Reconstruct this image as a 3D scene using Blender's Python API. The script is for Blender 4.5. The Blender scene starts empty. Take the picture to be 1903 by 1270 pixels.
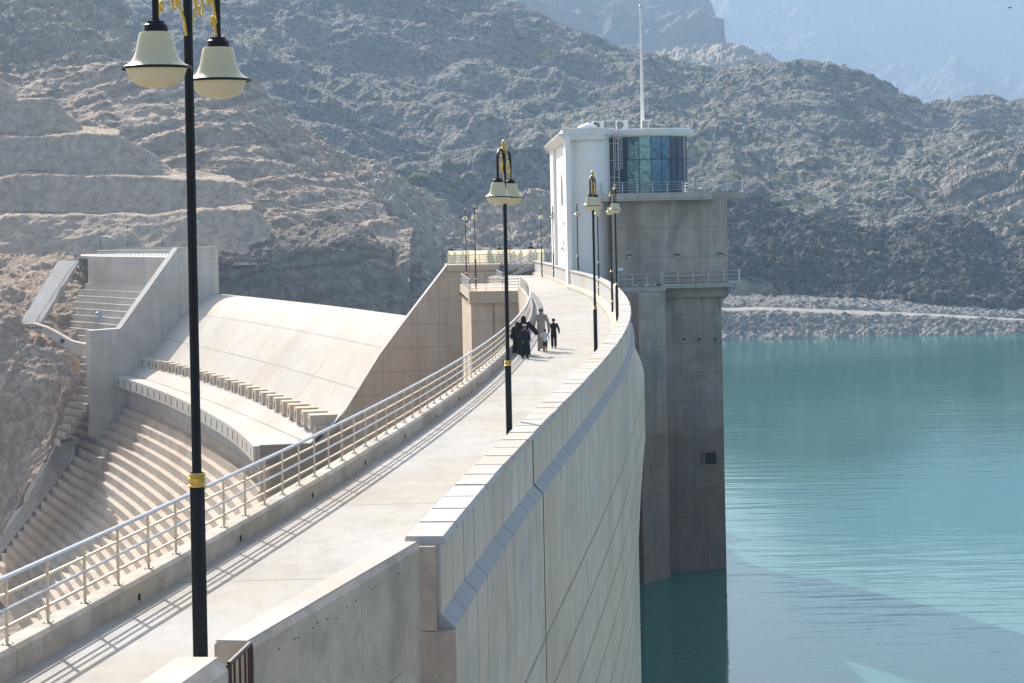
import bpy, math, random
import numpy as np
from math import sin, cos, pi, radians, sqrt, hypot, atan2
from mathutils import Vector, Matrix

random.seed(7)
np.random.seed(7)
SC = bpy.context.scene
COL = SC.collection

# ------------------------------------------------------------------ camera
F = 4100.0      # focal length in photo pixels (photo 1903 px wide)
C = 5.4         # eye height above the crest road
ROLL = 0.02     # the photo leans a little
EYE = Vector((0, 0, C))
cam = bpy.data.cameras.new('camera')
cam.sensor_width = 36.0
cam.sensor_fit = 'HORIZONTAL'
cam.lens = F * 36.0 / 1903.0
cam.clip_start = 0.5
cam.clip_end = 30000
camo = bpy.data.objects.new('camera', cam)
COL.objects.link(camo)
camo.location = EYE
R_ = math.atan(ROLL)
camo.matrix_world = Matrix.Translation(EYE) @ Matrix.Rotation(radians(90), 4, 'X') @ Matrix.Rotation(-R_, 4, 'Z')
cam.shift_y = -(635.0 - 416.0) / 1903.0
SC.camera = camo

# ------------------------------------------------------------------ world and sun
SUN_AZ = radians(-24.0)    # left of the view axis, in front of the camera
SUN_EL = radians(32.5)
world = bpy.data.worlds.new('World')
SC.world = world
world.use_nodes = True
wn = world.node_tree.nodes
wl = world.node_tree.links
wn.clear()
wo = wn.new('ShaderNodeOutputWorld')
bg = wn.new('ShaderNodeBackground')
sky = wn.new('ShaderNodeTexSky')
sky.sky_type = 'NISHITA'
sky.sun_disc = False
sky.sun_elevation = SUN_EL
sky.sun_rotation = SUN_AZ
sky.air_density = 0.7
sky.dust_density = 2.2
sky.ozone_density = 0.8
bg.inputs['Strength'].default_value = 0.15
wb = wn.new('ShaderNodeMix'); wb.data_type = 'RGBA'; wb.blend_type = 'MULTIPLY'; wb.inputs[0].default_value = 1.0
wb.inputs[7].default_value = (1.05, 1.0, 0.93, 1)      # the camera's warm white balance
wl.new(sky.outputs[0], wb.inputs[6]); wl.new(wb.outputs[2], bg.inputs['Color'])
wl.new(bg.outputs[0], wo.inputs['Surface'])

sun = bpy.data.lights.new('sun', 'SUN')
sun.energy = 4.5
sun.angle = radians(0.6)
sun.color = (1.0, 0.965, 0.92)
suno = bpy.data.objects.new('sun', sun)
COL.objects.link(suno)
SDIR = Vector((sin(SUN_AZ) * cos(SUN_EL), cos(SUN_AZ) * cos(SUN_EL), sin(SUN_EL)))
suno.rotation_euler = SDIR.to_track_quat('Z', 'Y').to_euler()

SC.view_settings.view_transform = 'Standard'
SC.view_settings.look = 'None'
SC.view_settings.exposure = 1.0
SC.view_settings.gamma = 1.0
SC.cycles.max_bounces = 6
SC.cycles.volume_bounces = 1
SC.cycles.use_denoising = True

# ------------------------------------------------------------------ helpers
def rd(px, py):
    u = px - 951.5
    v = py - 416.0
    return u - ROLL * v, v + ROLL * u

def at(px, py, d):
    ut, D = rd(px, py)
    return Vector((ut * d / F, d, C - D * d / F))

def atz(px, py, z):
    ut, D = rd(px, py)
    d = F * (C - z) / D
    return Vector((ut * d / F, d, z))

def newobj(name, data, parent=None):
    o = bpy.data.objects.new(name, data)
    COL.objects.link(o)
    if parent is not None:
        o.parent = parent
        o.matrix_parent_inverse = parent.matrix_basis.inverted()
    return o

def tag(o, label=None, cat=None, group=None, kind=None):
    if label: o['label'] = label
    if cat: o['category'] = cat
    if group: o['group'] = group
    if kind: o['kind'] = kind
    return o

def thing(name, label, cat, loc=(0, 0, 0), group=None):
    o = bpy.data.objects.new(name, None)
    o.empty_display_size = 0.3
    COL.objects.link(o)
    o.location = loc
    return tag(o, label, cat, group)

class MB:
    """collects shapes into one mesh"""
    def __init__(s):
        s.v = []; s.f = []; s.uv = []
    def add(s, vs, fs, uvs=None):
        n = len(s.v)
        s.v += [tuple(p) for p in vs]
        for k, f in enumerate(fs):
            s.f.append([n + i for i in f])
            if uvs is not None:
                s.uv.append(uvs[k])
            else:
                P = [Vector(vs[i]) for i in f]
                nr = Vector((0, 0, 0))
                for i in range(len(P)):
                    nr += P[i].cross(P[(i + 1) % len(P)])
                if abs(nr.z) > max(abs(nr.x), abs(nr.y)):
                    s.uv.append([(p.x, p.y) for p in P])
                else:
                    h = Vector((-nr.y, nr.x, 0))
                    h = h.normalized() if h.length > 1e-9 else Vector((1, 0, 0))
                    s.uv.append([(p.dot(h), p.z) for p in P])
        return s
    def box(s, c, size, rz=0, ax=None):
        hx, hy, hz = size[0] / 2, size[1] / 2, size[2] / 2
        cz, sz = cos(rz), sin(rz)
        vs = []
        for z in (-hz, hz):
            for x, y in ((-hx, -hy), (hx, -hy), (hx, hy), (-hx, hy)):
                vs.append((c[0] + x * cz - y * sz, c[1] + x * sz + y * cz, c[2] + z))
        s.add(vs, [(3, 2, 1, 0), (4, 5, 6, 7), (0, 1, 5, 4), (1, 2, 6, 5), (2, 3, 7, 6), (3, 0, 4, 7)])
        return s
    def prism(s, poly, z0, z1):
        n = len(poly)
        vs = [(p[0], p[1], z0) for p in poly] + [(p[0], p[1], z1) for p in poly]
        fs = [tuple(range(n - 1, -1, -1)), tuple(range(n, 2 * n))]
        fs += [(i, (i + 1) % n, n + (i + 1) % n, n + i) for i in range(n)]
        s.add(vs, fs)
        return s
    def slab(s, quad, nrm, t):
        """thick polygon: points and an offset vector"""
        n = len(quad)
        nrm = Vector(nrm).normalized() * t
        vs = [Vector(p) for p in quad] + [Vector(p) + nrm for p in quad]
        fs = [tuple(range(n - 1, -1, -1)), tuple(range(n, 2 * n))]
        fs += [(i, (i + 1) % n, n + (i + 1) % n, n + i) for i in range(n)]
        s.add(vs, fs)
        return s
    def tube(s, pts, r, n=8, cap=True):
        pts = [Vector(p) for p in pts]
        rs = r if isinstance(r, (list, tuple)) else [r] * len(pts)
        rings = []
        up = Vector((0, 0, 1))
        prev = None
        for i, p in enumerate(pts):
            a = pts[max(i - 1, 0)]; b = pts[min(i + 1, len(pts) - 1)]
            t = (b - a).normalized()
            if prev is None:
                u = t.cross(up)
                if u.length < 0.05: u = t.cross(Vector((1, 0, 0)))
            else:
                u = prev - t * prev.dot(t)
            u.normalize(); prev = u
            w = t.cross(u)
            rings.append([p + (u * cos(2 * pi * k / n) + w * sin(2 * pi * k / n)) * rs[i] for k in range(n)])
        vs = [q for ring in rings for q in ring]
        fs = []
        for i in range(len(pts) - 1):
            for k in range(n):
                fs.append((i * n + k, i * n + (k + 1) % n, (i + 1) * n + (k + 1) % n, (i + 1) * n + k))
        if cap:
            fs.append(tuple(range(n - 1, -1, -1)))
            fs.append(tuple((len(pts) - 1) * n + k for k in range(n)))
        s.add(vs, fs)
        return s
    def lathe(s, prof, c=(0, 0, 0), n=20, a0=0, a1=2 * pi, sx=1, sy=1):
        full = abs(a1 - a0 - 2 * pi) < 1e-6
        m = n if full else n + 1
        vs = []; 
        for r, z in prof:
            for k in range(m):
                a = a0 + (a1 - a0) * k / n
                vs.append((c[0] + r * cos(a) * sx, c[1] + r * sin(a) * sy, c[2] + z))
        fs = []; uvs = []
        L = 0
        for i in range(len(prof) - 1):
            dl = hypot(prof[i + 1][0] - prof[i][0], prof[i + 1][1] - prof[i][1])
            for k in range(n):
                k2 = (k + 1) % m
                fs.append((i * m + k, i * m + k2, (i + 1) * m + k2, (i + 1) * m + k))
                R0 = max(prof[i][0], prof[i + 1][0])
                u0 = (a0 + (a1 - a0) * k / n) * R0; u1 = (a0 + (a1 - a0) * (k + 1) / n) * R0
                uvs.append([(u0, prof[i][1]), (u1, prof[i][1]), (u1, prof[i + 1][1]), (u0, prof[i + 1][1])])
            L += dl
        s.add(vs, fs, uvs)
        return s
    def sweep(s, path, prof, s0=0.0, closed=True, caps=True):
        """path: list of (x,y,nx,ny); prof: list of (off,z)"""
        m = len(prof)
        vs = []; S = [s0]
        for i, (x, y, nx, ny) in enumerate(path):
            if i: S.append(S[-1] + hypot(x - path[i - 1][0], y - path[i - 1][1]))
            for o, z in prof:
                vs.append((x + nx * o, y + ny * o, z))
        L = [0]
        for k in range(m):
            a = prof[k]; b = prof[(k + 1) % m]
            L.append(L[-1] + hypot(b[0] - a[0], b[1] - a[1]))
        fs = []; uvs = []
        mm = m if closed else m - 1
        for i in range(len(path) - 1):
            for k in range(mm):
                k2 = (k + 1) % m
                fs.append((i * m + k, (i + 1) * m + k, (i + 1) * m + k2, i * m + k2))
                za, zb = prof[k][1], prof[k2][1]
                if abs(za - zb) < abs(prof[k][0] - prof[k2][0]) * 0.5:
                    za, zb = prof[k][0], prof[k2][0]
                uvs.append([(S[i], za), (S[i + 1], za), (S[i + 1], zb), (S[i], zb)])
        if caps and closed:
            fs.append(tuple(range(m))); uvs.append([(p[0] + .4, p[1]) for p in prof])
            e = (len(path) - 1) * m
            fs.append(tuple(e + k for k in range(m - 1, -1, -1))); uvs.append([(p[0] + .4, p[1]) for p in prof[::-1]])
        s.add(vs, fs, uvs)
        return s
    def build(s, name, mat, parent=None, smooth=False, bevel=0):
        me = bpy.data.meshes.new(name)
        me.from_pydata(s.v, [], s.f)
        ul = me.uv_layers.new(name='UVMap')
        flat = []
        for f in s.uv:
            for q in f: flat += [q[0], q[1]]
        ul.data.foreach_set('uv', flat)
        me.materials.append(mat)
        if smooth:
            me.polygons.foreach_set('use_smooth', [True] * len(me.polygons))
            try: me.set_sharp_from_angle(angle=radians(38))
            except Exception: pass
        me.update()
        o = newobj(name, me, parent)
        if bevel:
            b = o.modifiers.new('bevel', 'BEVEL'); b.width = bevel; b.segments = 2; b.limit_method = 'ANGLE'
        return o

def gridmesh(name, P, mat, parent=None, uv=None, smooth=True):
    """P: (rows, cols, 3) numpy"""
    nr, nc = P.shape[:2]
    me = bpy.data.meshes.new(name)
    idx = np.arange(nr * nc).reshape(nr, nc)
    q = np.stack([idx[:-1, :-1], idx[:-1, 1:], idx[1:, 1:], idx[1:, :-1]], -1).reshape(-1, 4)
    me.vertices.add(nr * nc)
    me.vertices.foreach_set('co', P.reshape(-1).astype(np.float32))
    me.loops.add(q.size)
    me.loops.foreach_set('vertex_index', q.reshape(-1).astype(np.int32))
    me.polygons.add(len(q))
    me.polygons.foreach_set('loop_start', np.arange(0, q.size, 4, dtype=np.int32))
    me.update(calc_edges=True)
    if uv is not None:
        ul = me.uv_layers.new(name='UVMap')
        ul.data.foreach_set('uv', uv.reshape(-1, 2)[q.reshape(-1)].reshape(-1).astype(np.float32))
    me.polygons.foreach_set('use_smooth', np.full(len(q), bool(smooth)))
    me.materials.append(mat)
    me.validate()
    return newobj(name, me, parent)

def copy_tree(o, parent=None):
    c = o.copy(); COL.objects.link(c)
    if parent is not None:
        c.parent = parent
    for ch in list(o.children): copy_tree(ch, c)
    return c

# numpy gradient noise
_PERM = np.random.RandomState(3).permutation(512)
_PERM = np.concatenate([_PERM, _PERM, _PERM])
_G = np.random.RandomState(4).normal(size=(512, 3)); _G /= np.linalg.norm(_G, axis=1)[:, None]
def perlin(P):
    i = np.floor(P).astype(np.int64); f = P - i
    i &= 511
    w = f * f * f * (f * (f * 6 - 15) + 10)
    out = 0
    for dx in (0, 1):
        for dy in (0, 1):
            for dz in (0, 1):
                h = _PERM[(_PERM[(_PERM[(i[..., 0] + dx) & 511] + i[..., 1] + dy) & 511] + i[..., 2] + dz) & 511]
                g = _G[h]
                d = (g * (f - np.array([dx, dy, dz]))).sum(-1)
                wx = w[..., 0] if dx else 1 - w[..., 0]
                wy = w[..., 1] if dy else 1 - w[..., 1]
                wz = w[..., 2] if dz else 1 - w[..., 2]
                out = out + d * wx * wy * wz
    return out
def fbm(P, scale, oct=4, ridge=False, gain=.5):
    a = 1.0; s = 0; q = P / scale
    for k in range(oct):
        n = perlin(q + k * 17.3)
        if ridge: n = 0.5 - 2 * np.abs(n)
        s = s + a * n; a *= gain; q = q * 2.03
    return s
def cells(P, scale, seed=0):
    """rounded boulder field: 1 - distance to the nearest jittered point"""
    q = P / scale
    i = np.floor(q).astype(np.int64); f = q - i
    best = np.full(q.shape[:-1], 9.0); hh = np.zeros(q.shape[:-1])
    for dx in (-1, 0, 1):
        for dy in (-1, 0, 1):
            for dz in (-1, 0, 1):
                a = (i[..., 0] + dx) & 511; b = (i[..., 1] + dy) & 511; c = (i[..., 2] + dz) & 511
                h = _PERM[(_PERM[(_PERM[(a + seed) & 511] + b) & 511] + c) & 511]
                j = _G[h] * .45 + .5
                d = ((np.array([dx, dy, dz]) + j - f) ** 2).sum(-1)
                m = d < best
                best = np.where(m, d, best); hh = np.where(m, h / 512.0, hh)
    return np.clip(1 - np.sqrt(best) * 1.2, 0, 1) * (0.3 + hh)

# ------------------------------------------------------------------ materials
class NT:
    def __init__(s, name):
        s.m = bpy.data.materials.new(name); s.m.use_nodes = True
        s.t = s.m.node_tree; s.n = s.t.nodes; s.l = s.t.links
        s.b = s.n['Principled BSDF']; s.out = s.n['Material Output']
    def node(s, t, **k):
        n = s.n.new(t)
        for a, v in k.items(): setattr(n, a, v)
        return n
    def link(s, a, b): s.l.new(a, b)
    def val(s, sock, x):
        if hasattr(x, 'links') or hasattr(x, 'is_linked'): s.l.new(x, sock)
        else: sock.default_value = x
    def math(s, op, a, b=0.0, c=None, clamp=False):
        n = s.node('ShaderNodeMath', operation=op, use_clamp=clamp)
        s.val(n.inputs[0], a); s.val(n.inputs[1], b)
        if c is not None: s.val(n.inputs[2], c)
        return n.outputs[0]
    def pos(s, scale=(1, 1, 1)):
        g = s.node('ShaderNodeNewGeometry')
        mp = s.node('ShaderNodeMapping'); mp.inputs['Scale'].default_value = scale
        s.link(g.outputs['Position'], mp.inputs['Vector'])
        return mp.outputs[0]
    def noise(s, vec, scale, det=5, rough=.55, dist=0):
        n = s.node('ShaderNodeTexNoise'); s.link(vec, n.inputs['Vector'])
        n.inputs['Scale'].default_value = scale; n.inputs['Detail'].default_value = det
        n.inputs['Roughness'].default_value = rough; n.inputs['Distortion'].default_value = dist
        return n.outputs[0]
    def vor(s, vec, scale, feat='F1', out='Distance'):
        n = s.node('ShaderNodeTexVoronoi', feature=feat); s.link(vec, n.inputs['Vector'])
        n.inputs['Scale'].default_value = scale
        return n.outputs[out]
    def ramp(s, fac, stops):
        n = s.node('ShaderNodeValToRGB'); s.link(fac, n.inputs[0])
        e = n.color_ramp.elements
        while len(e) < len(stops): e.new(0.5)
        for k, (p, c) in enumerate(stops):
            e[k].position = p
            e[k].color = (c, c, c, 1) if isinstance(c, (int, float)) else (c[0], c[1], c[2], 1)
        return n.outputs[0]
    def mix(s, fac, a, b, mode='MIX'):
        n = s.node('ShaderNodeMix', data_type='RGBA', blend_type=mode)
        s.val(n.inputs[0], fac)
        for sock, x in ((n.inputs[6], a), (n.inputs[7], b)):
            if isinstance(x, tuple): sock.default_value = (x[0], x[1], x[2], 1)
            else: s.link(x, sock)
        return n.outputs[2]
    def bump(s, h, strength=.5, dist=.1):
        n = s.node('ShaderNodeBump'); n.inputs['Strength'].default_value = strength
        n.inputs['Distance'].default_value = dist
        s.link(h, n.inputs['Height']); s.link(n.outputs[0], s.b.inputs['Normal'])
    def set(s, col=None, rough=.7, metal=0, spec=None):
        if col is not None:
            if isinstance(col, tuple): s.b.inputs['Base Color'].default_value = (col[0], col[1], col[2], 1)
            else: s.link(col, s.b.inputs['Base Color'])
        s.val(s.b.inputs['Roughness'], rough); s.val(s.b.inputs['Metallic'], metal)
        if spec is not None: s.b.inputs['Specular IOR Level'].default_value = spec
        return s.m

def lines(nt, coord, spacing, width, jitter=0.0):
    """1 on thin joints repeated each `spacing` metres"""
    x = nt.math('MULTIPLY', coord, 1.0 / spacing)
    if jitter:
        pass
    fr = nt.math('FRACT', x)
    d = nt.math('ABSOLUTE', nt.math('SUBTRACT', fr, 0.5))
    return nt.math('GREATER_THAN', d, 0.5 - width / spacing / 2)

def _dummy(): pass
def concrete(name, col, ju=None, jv=None, jw=.03, jdark=.45, stain=.35, streak=.3, warm=(.95, .86, .74), zsplit=None, gran=1.0, patch=0.0, fade=None):
    nt = NT(name)
    P = nt.pos()
    big = nt.noise(P, .22 * gran, 6, .6, .3)
    med = nt.noise(P, 1.3 * gran, 6, .65)
    fine = nt.noise(P, 14 * gran, 4, .7)
    Ps = nt.pos((1.1, 1.1, .07))
    st = nt.noise(Ps, 1.6 * gran, 6, .7, .2)
    base = nt.mix(nt.ramp(big, [(.35, 0), (.65, 1)]), tuple(c * 1.06 for c in col), tuple(c * w for c, w in zip(col, warm)))
    base = nt.mix(nt.math('MULTIPLY', nt.ramp(st, [(.45, 0), (.75, 1)]), streak), base, tuple(c * .5 for c in col))
    base = nt.mix(nt.math('MULTIPLY', nt.ramp(med, [(.5, 0), (.8, 1)]), stain), base, tuple(c * .55 for c in col))
    base = nt.mix(nt.math('MULTIPLY', nt.ramp(fine, [(.3, 1), (.5, 0)]), .22), base, tuple(c * .6 for c in col))
    uvn = nt.node('ShaderNodeUVMap'); sep = nt.node('ShaderNodeSeparateXYZ'); nt.link(uvn.outputs[0], sep.inputs[0])
    wob = nt.math('MULTIPLY', nt.math('SUBTRACT', med, .5), .05)
    mask = None
    if patch and ju and jv:
        cu = nt.math('FLOOR', nt.math('MULTIPLY', sep.outputs[0], 1 / ju)); cv = nt.math('FLOOR', nt.math('MULTIPLY', sep.outputs[1], 1 / jv))
        cmb = nt.node('ShaderNodeCombineXYZ'); nt.link(cu, cmb.inputs[0]); nt.link(cv, cmb.inputs[1])
        wnz = nt.node('ShaderNodeTexWhiteNoise'); nt.link(cmb.outputs[0], wnz.inputs[0])
        base = nt.mix(nt.math('MULTIPLY', wnz.outputs['Value'], patch), base, tuple(c * .78 for c in col))
    if ju:
        mask = lines(nt, nt.math('ADD', sep.outputs[0], nt.math('MULTIPLY', wob, .3)), ju, jw)
        wn2 = nt.node('ShaderNodeTexWhiteNoise'); wn2.noise_dimensions = '1D'
        nt.link(nt.math('ROUND', nt.math('MULTIPLY', sep.outputs[0], 1 / ju)), wn2.inputs['W'])
        mask = nt.math('MULTIPLY', mask, nt.math('ADD', .45, nt.math('MULTIPLY', wn2.outputs['Value'], .75)))
        if zsplit is not None:
            up = nt.math('GREATER_THAN', sep.outputs[1], nt.math('ADD', zsplit, nt.math('MULTIPLY', nt.math('SUBTRACT', big, .5), .9)))
            mask = nt.math('MULTIPLY', mask, nt.math('ADD', nt.math('MULTIPLY', up, .8), .2))
            base = nt.mix(nt.math('MULTIPLY', nt.math('SUBTRACT', 1.0, up), .45), base, (col[0] * 1.02, col[1] * .9, col[2] * .76))
    if jv:
        mv = lines(nt, nt.math('ADD', sep.outputs[1], wob), jv, jw * 1.3)
        mv = nt.math('MULTIPLY', mv, nt.math('ADD', .3, med))
        if zsplit is not None:
            mv = nt.math('MULTIPLY', mv, nt.math('SUBTRACT', 1.0, up))
        mask = mv if mask is None else nt.math('MAXIMUM', mask, mv)
    if mask is not None:
        base = nt.mix(nt.math('MULTIPLY', mask, jdark * 1.5, clamp=True), base, tuple(c * .3 for c in col))
    nt.set(base, .85, spec=.25)
    h = nt.math('ADD', nt.math('MULTIPLY', fine, .35), nt.math('MULTIPLY', med, .6))
    if mask is not None: h = nt.math('SUBTRACT', h, nt.math('MULTIPLY', mask, 1.2))
    nt.bump(h, .35, .03)
    return nt.m

def rock(name, c1, c2, c3, sc=1.0, streak=0.0, strata=0.0, bump=1.0, dark=(.05, .045, .045), rub=.5, veg=None, vegamt=.0, strata_dir=(.25, .1, 1.0)):
    nt = NT(name)
    P = nt.pos()
    big = nt.noise(P, .02 * sc, 6, .6, .5)
    med = nt.noise(P, .16 * sc, 8, .65)
    fine = nt.noise(P, .9 * sc, 6, .7)
    v1 = nt.vor(P, .35 * sc)
    v2 = nt.vor(P, .95 * sc)
    col = nt.mix(nt.ramp(big, [(.38, 0), (.62, 1)]), c1, c2)
    col = nt.mix(nt.math('MULTIPLY', nt.ramp(med, [(.42, 0), (.66, 1)]), .75), col, c3)
    vc = nt.vor(P, .6 * sc, out='Color')
    sp = nt.node('ShaderNodeSeparateColor'); nt.link(vc, sp.inputs[0])
    col = nt.mix(nt.math('MULTIPLY', nt.ramp(sp.outputs[0], [(.45, 0), (.9, 1)]), rub), col, dark)
    col = nt.mix(nt.math('MULTIPLY', nt.ramp(sp.outputs[1], [(.86, 0), (.95, 1)]), rub), col, tuple(min(1, c * 1.7) for c in c1))
    h = nt.math('ADD', nt.math('MULTIPLY', fine, .5), nt.math('MULTIPLY', nt.math('SUBTRACT', 1.0, v1), 1.2 * rub))
    h = nt.math('ADD', h, nt.math('MULTIPLY', nt.math('SUBTRACT', 1.0, v2), .6 * rub))
    h = nt.math('ADD', h, nt.math('MULTIPLY', med, 1.5))
    if streak:
        Ps = nt.pos((1, 1, .06))
        s1 = nt.noise(Ps, .55 * sc, 6, .7, .3)
        col = nt.mix(nt.math('MULTIPLY', nt.ramp(s1, [(.42, 0), (.62, 1)]), streak), col, tuple(c * .5 for c in c2))
        h = nt.math('ADD', h, nt.math('MULTIPLY', s1, 1.2))
    if strata:
        mp = nt.node('ShaderNodeMapping'); g = nt.node('ShaderNodeNewGeometry')
        nt.link(g.outputs['Position'], mp.inputs['Vector'])
        dv = nt.node('ShaderNodeVectorMath', operation='DOT_PRODUCT'); nt.link(g.outputs['Position'], dv.inputs[0])
        L = sqrt(sum(a * a for a in strata_dir)); dv.inputs[1].default_value = tuple(a / L for a in strata_dir)
        t = nt.math('ADD', dv.outputs['Value'], nt.math('MULTIPLY', med, 7.0))
        n1 = nt.node('ShaderNodeTexNoise'); n1.noise_dimensions = '1D'; nt.link(t, n1.inputs['W']); n1.inputs['Scale'].default_value = .45 * sc; n1.inputs['Detail'].default_value = 5
        col = nt.mix(nt.math('MULTIPLY', nt.ramp(n1.outputs[0], [(.42, 0), (.6, 1)]), strata), col, tuple(c * .45 for c in c2))
        h = nt.math('ADD', h, nt.math('MULTIPLY', n1.outputs[0], 3.0 * strata))
    if veg:
        vn = nt.noise(P, .05 * sc, 5, .7); v3 = nt.noise(P, .45 * sc, 4, .6)
        m = nt.math('MULTIPLY', nt.ramp(vn, [(.42, 0), (.56, 1)]), nt.ramp(v3, [(.49, 0), (.57, 1)]))
        col = nt.mix(nt.math('MULTIPLY', m, vegamt), col, veg)
    nt.set(col, .95, spec=.1)
    nt.bump(h, bump, 1.6 / sc)
    return nt.m

M = {}
M['road'] = concrete('road_concrete', (.40, .39, .36), ju=9.0, jv=None, jw=.06, jdark=.5, stain=.3, streak=.0, gran=.7)
M['kerb'] = concrete('kerb_concrete', (.48, .45, .39), ju=4.4, jw=.025, stain=.4, streak=.35, gran=1.4)
M['coping'] = concrete('coping_concrete', (.47, .455, .43), stain=.25, streak=.1, gran=1.2)
M['panel'] = concrete('panel_concrete', (.68, .57, .48), ju=1.37, jw=.075, jdark=.55, stain=.3, streak=.08)
M['upstream'] = concrete('facing_concrete', (.68, .57, .48), ju=1.37, jv=1.2, jw=.075, jdark=.5, stain=.4, streak=.15, zsplit=-1.7)
M['ledge'] = concrete('ledge_concrete', (.38, .375, .36), ju=1.37, jw=.06, stain=.2, streak=.1, warm=(1, 1, 1))
M['grey'] = concrete('grey_concrete', (.47, .445, .41), jv=2.4, ju=4.8, jw=.05, jdark=.35, stain=.4, streak=.55)
M['old'] = concrete('wall_concrete', (.62, .51, .42), ju=1.9, jw=.02, jdark=.3, stain=.6, streak=.2, gran=.8)
def blotch(m, sc, amt, dark):
    t = m.node_tree; b = t.nodes['Principled BSDF']; old = b.inputs['Base Color'].links[0].from_socket
    g = t.nodes.new('ShaderNodeNewGeometry'); mp = t.nodes.new('ShaderNodeMapping'); mp.inputs['Scale'].default_value = (sc, sc * .35, sc * .5)
    t.links.new(g.outputs['Position'], mp.inputs['Vector'])
    n = t.nodes.new('ShaderNodeTexNoise'); n.inputs['Scale'].default_value = 1.0; n.inputs['Detail'].default_value = 7; n.inputs['Roughness'].default_value = .62; n.inputs['Distortion'].default_value = .6
    t.links.new(mp.outputs[0], n.inputs['Vector'])
    r = t.nodes.new('ShaderNodeValToRGB'); t.links.new(n.outputs[0], r.inputs[0]); r.color_ramp.elements[0].position = .48; r.color_ramp.elements[0].color = (0, 0, 0, 1); r.color_ramp.elements[1].position = .62; r.color_ramp.elements[1].color = (amt, amt, amt, 1)
    mx = t.nodes.new('ShaderNodeMix'); mx.data_type = 'RGBA'; t.links.new(r.outputs[0], mx.inputs[0]); t.links.new(old, mx.inputs[6]); mx.inputs[7].default_value = (*dark, 1); t.links.new(mx.outputs[2], b.inputs['Base Color'])
blotch(M['old'], 1.1, .6, (.30, .25, .20)); blotch(M['old'], 4.0, .45, (.36, .29, .22))
blotch(M['upstream'], .22, .4, (.40, .33, .26)); blotch(M['upstream'], 1.6, .28, (.36, .32, .28))
blotch(M['road'], .5, .35, (.30, .275, .24)); blotch(M['road'], 2.4, .22, (.24, .22, .20))
blotch(M['kerb'], 2.2, .5, (.24, .22, .18)); blotch(M['panel'], 1.4, .25, (.40, .36, .31))
M['beige'] = concrete('beige_concrete', (.56, .45, .34), ju=6.0, jv=2.45, jw=.07, jdark=.3, stain=.25, streak=.55, gran=.6)
M['cream'] = concrete('cream_concrete', (.52, .44, .34), ju=3.2, jv=2.6, jw=.05, jdark=.25, stain=.2, streak=.3, gran=.8)
M['wing'] = concrete('training_wall_concrete', (.58, .53, .465), ju=3.6, jv=2.4, jw=.06, jdark=.25, stain=.3, streak=.55, gran=.6)
M['chute'] = concrete('chute_concrete', (.52, .48, .42), ju=13.8, jv=5.4, jw=.16, jdark=.35, stain=.2, streak=.12, gran=.35, patch=.35)
M['tread'] = concrete('step_concrete', (.50, .42, .33), ju=4.2, jw=.10, jdark=.3, stain=.3, streak=.6, gran=.6)
M['shaft0'] = concrete('tower_concrete', (.47, .40, .35), jv=2.4, ju=2.5, jw=.05, jdark=.35, stain=.6, streak=.8, gran=.8)
def shaft_mat():
    m = M['shaft0']; t = m.node_tree; b = t.nodes['Principled BSDF']
    old = b.inputs['Base Color'].links[0].from_socket
    g = t.nodes.new('ShaderNodeNewGeometry'); sp = t.nodes.new('ShaderNodeSeparateXYZ'); t.links.new(g.outputs['Position'], sp.inputs[0])
    mp = t.nodes.new('ShaderNodeMapping'); mp.inputs['Scale'].default_value = (.18, .18, .9); t.links.new(g.outputs['Position'], mp.inputs['Vector'])
    nz = t.nodes.new('ShaderNodeTexNoise'); nz.inputs['Scale'].default_value = .55; nz.inputs['Detail'].default_value = 5; t.links.new(mp.outputs[0], nz.inputs['Vector'])
    ad = t.nodes.new('ShaderNodeMath'); ad.operation = 'MULTIPLY_ADD'; t.links.new(nz.outputs[0], ad.inputs[0]); ad.inputs[1].default_value = 9.0; t.links.new(sp.outputs[2], ad.inputs[2])
    mr = t.nodes.new('ShaderNodeMapRange'); t.links.new(ad.outputs[0], mr.inputs[0]); mr.inputs[1].default_value = -12; mr.inputs[2].default_value = 5.5
    rp = t.nodes.new('ShaderNodeValToRGB'); t.links.new(mr.outputs[0], rp.inputs[0])
    e = rp.color_ramp.elements
    e[0].position = 0; e[0].color = (.45, .40, .39, 1); e[1].position = 1; e[1].color = (1, 1, 1, 1)
    for p, c in ((.25, (.50, .45, .43, 1)), (.32, (.66, .62, .60, 1)), (.55, (.74, .72, .72, 1)), (.72, (.80, .78, .77, 1))):
        x = e.new(p); x.color = c
    mx = t.nodes.new('ShaderNodeMix'); mx.data_type = 'RGBA'; mx.blend_type = 'MULTIPLY'; mx.inputs[0].default_value = 1
    t.links.new(old, mx.inputs[6]); t.links.new(rp.outputs[0], mx.inputs[7]); t.links.new(mx.outputs[2], b.inputs['Base Color'])
    return m
M['shaft'] = shaft_mat()
blotch(M['shaft'], .35, .45, (.13, .12, .11)); blotch(M['chute'], .12, .35, (.36, .31, .25)); blotch(M['chute'], .8, .2, (.34, .30, .26)); blotch(M['tread'], .3, .4, (.26, .21, .17)); blotch(M['wing'], .25, .4, (.34, .32, .30)); blotch(M['beige'], .3, .35, (.36, .28, .21))
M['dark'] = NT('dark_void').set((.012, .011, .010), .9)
M['dirt'] = NT('joint_filler').set((.06, .035, .02), .9)

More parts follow.
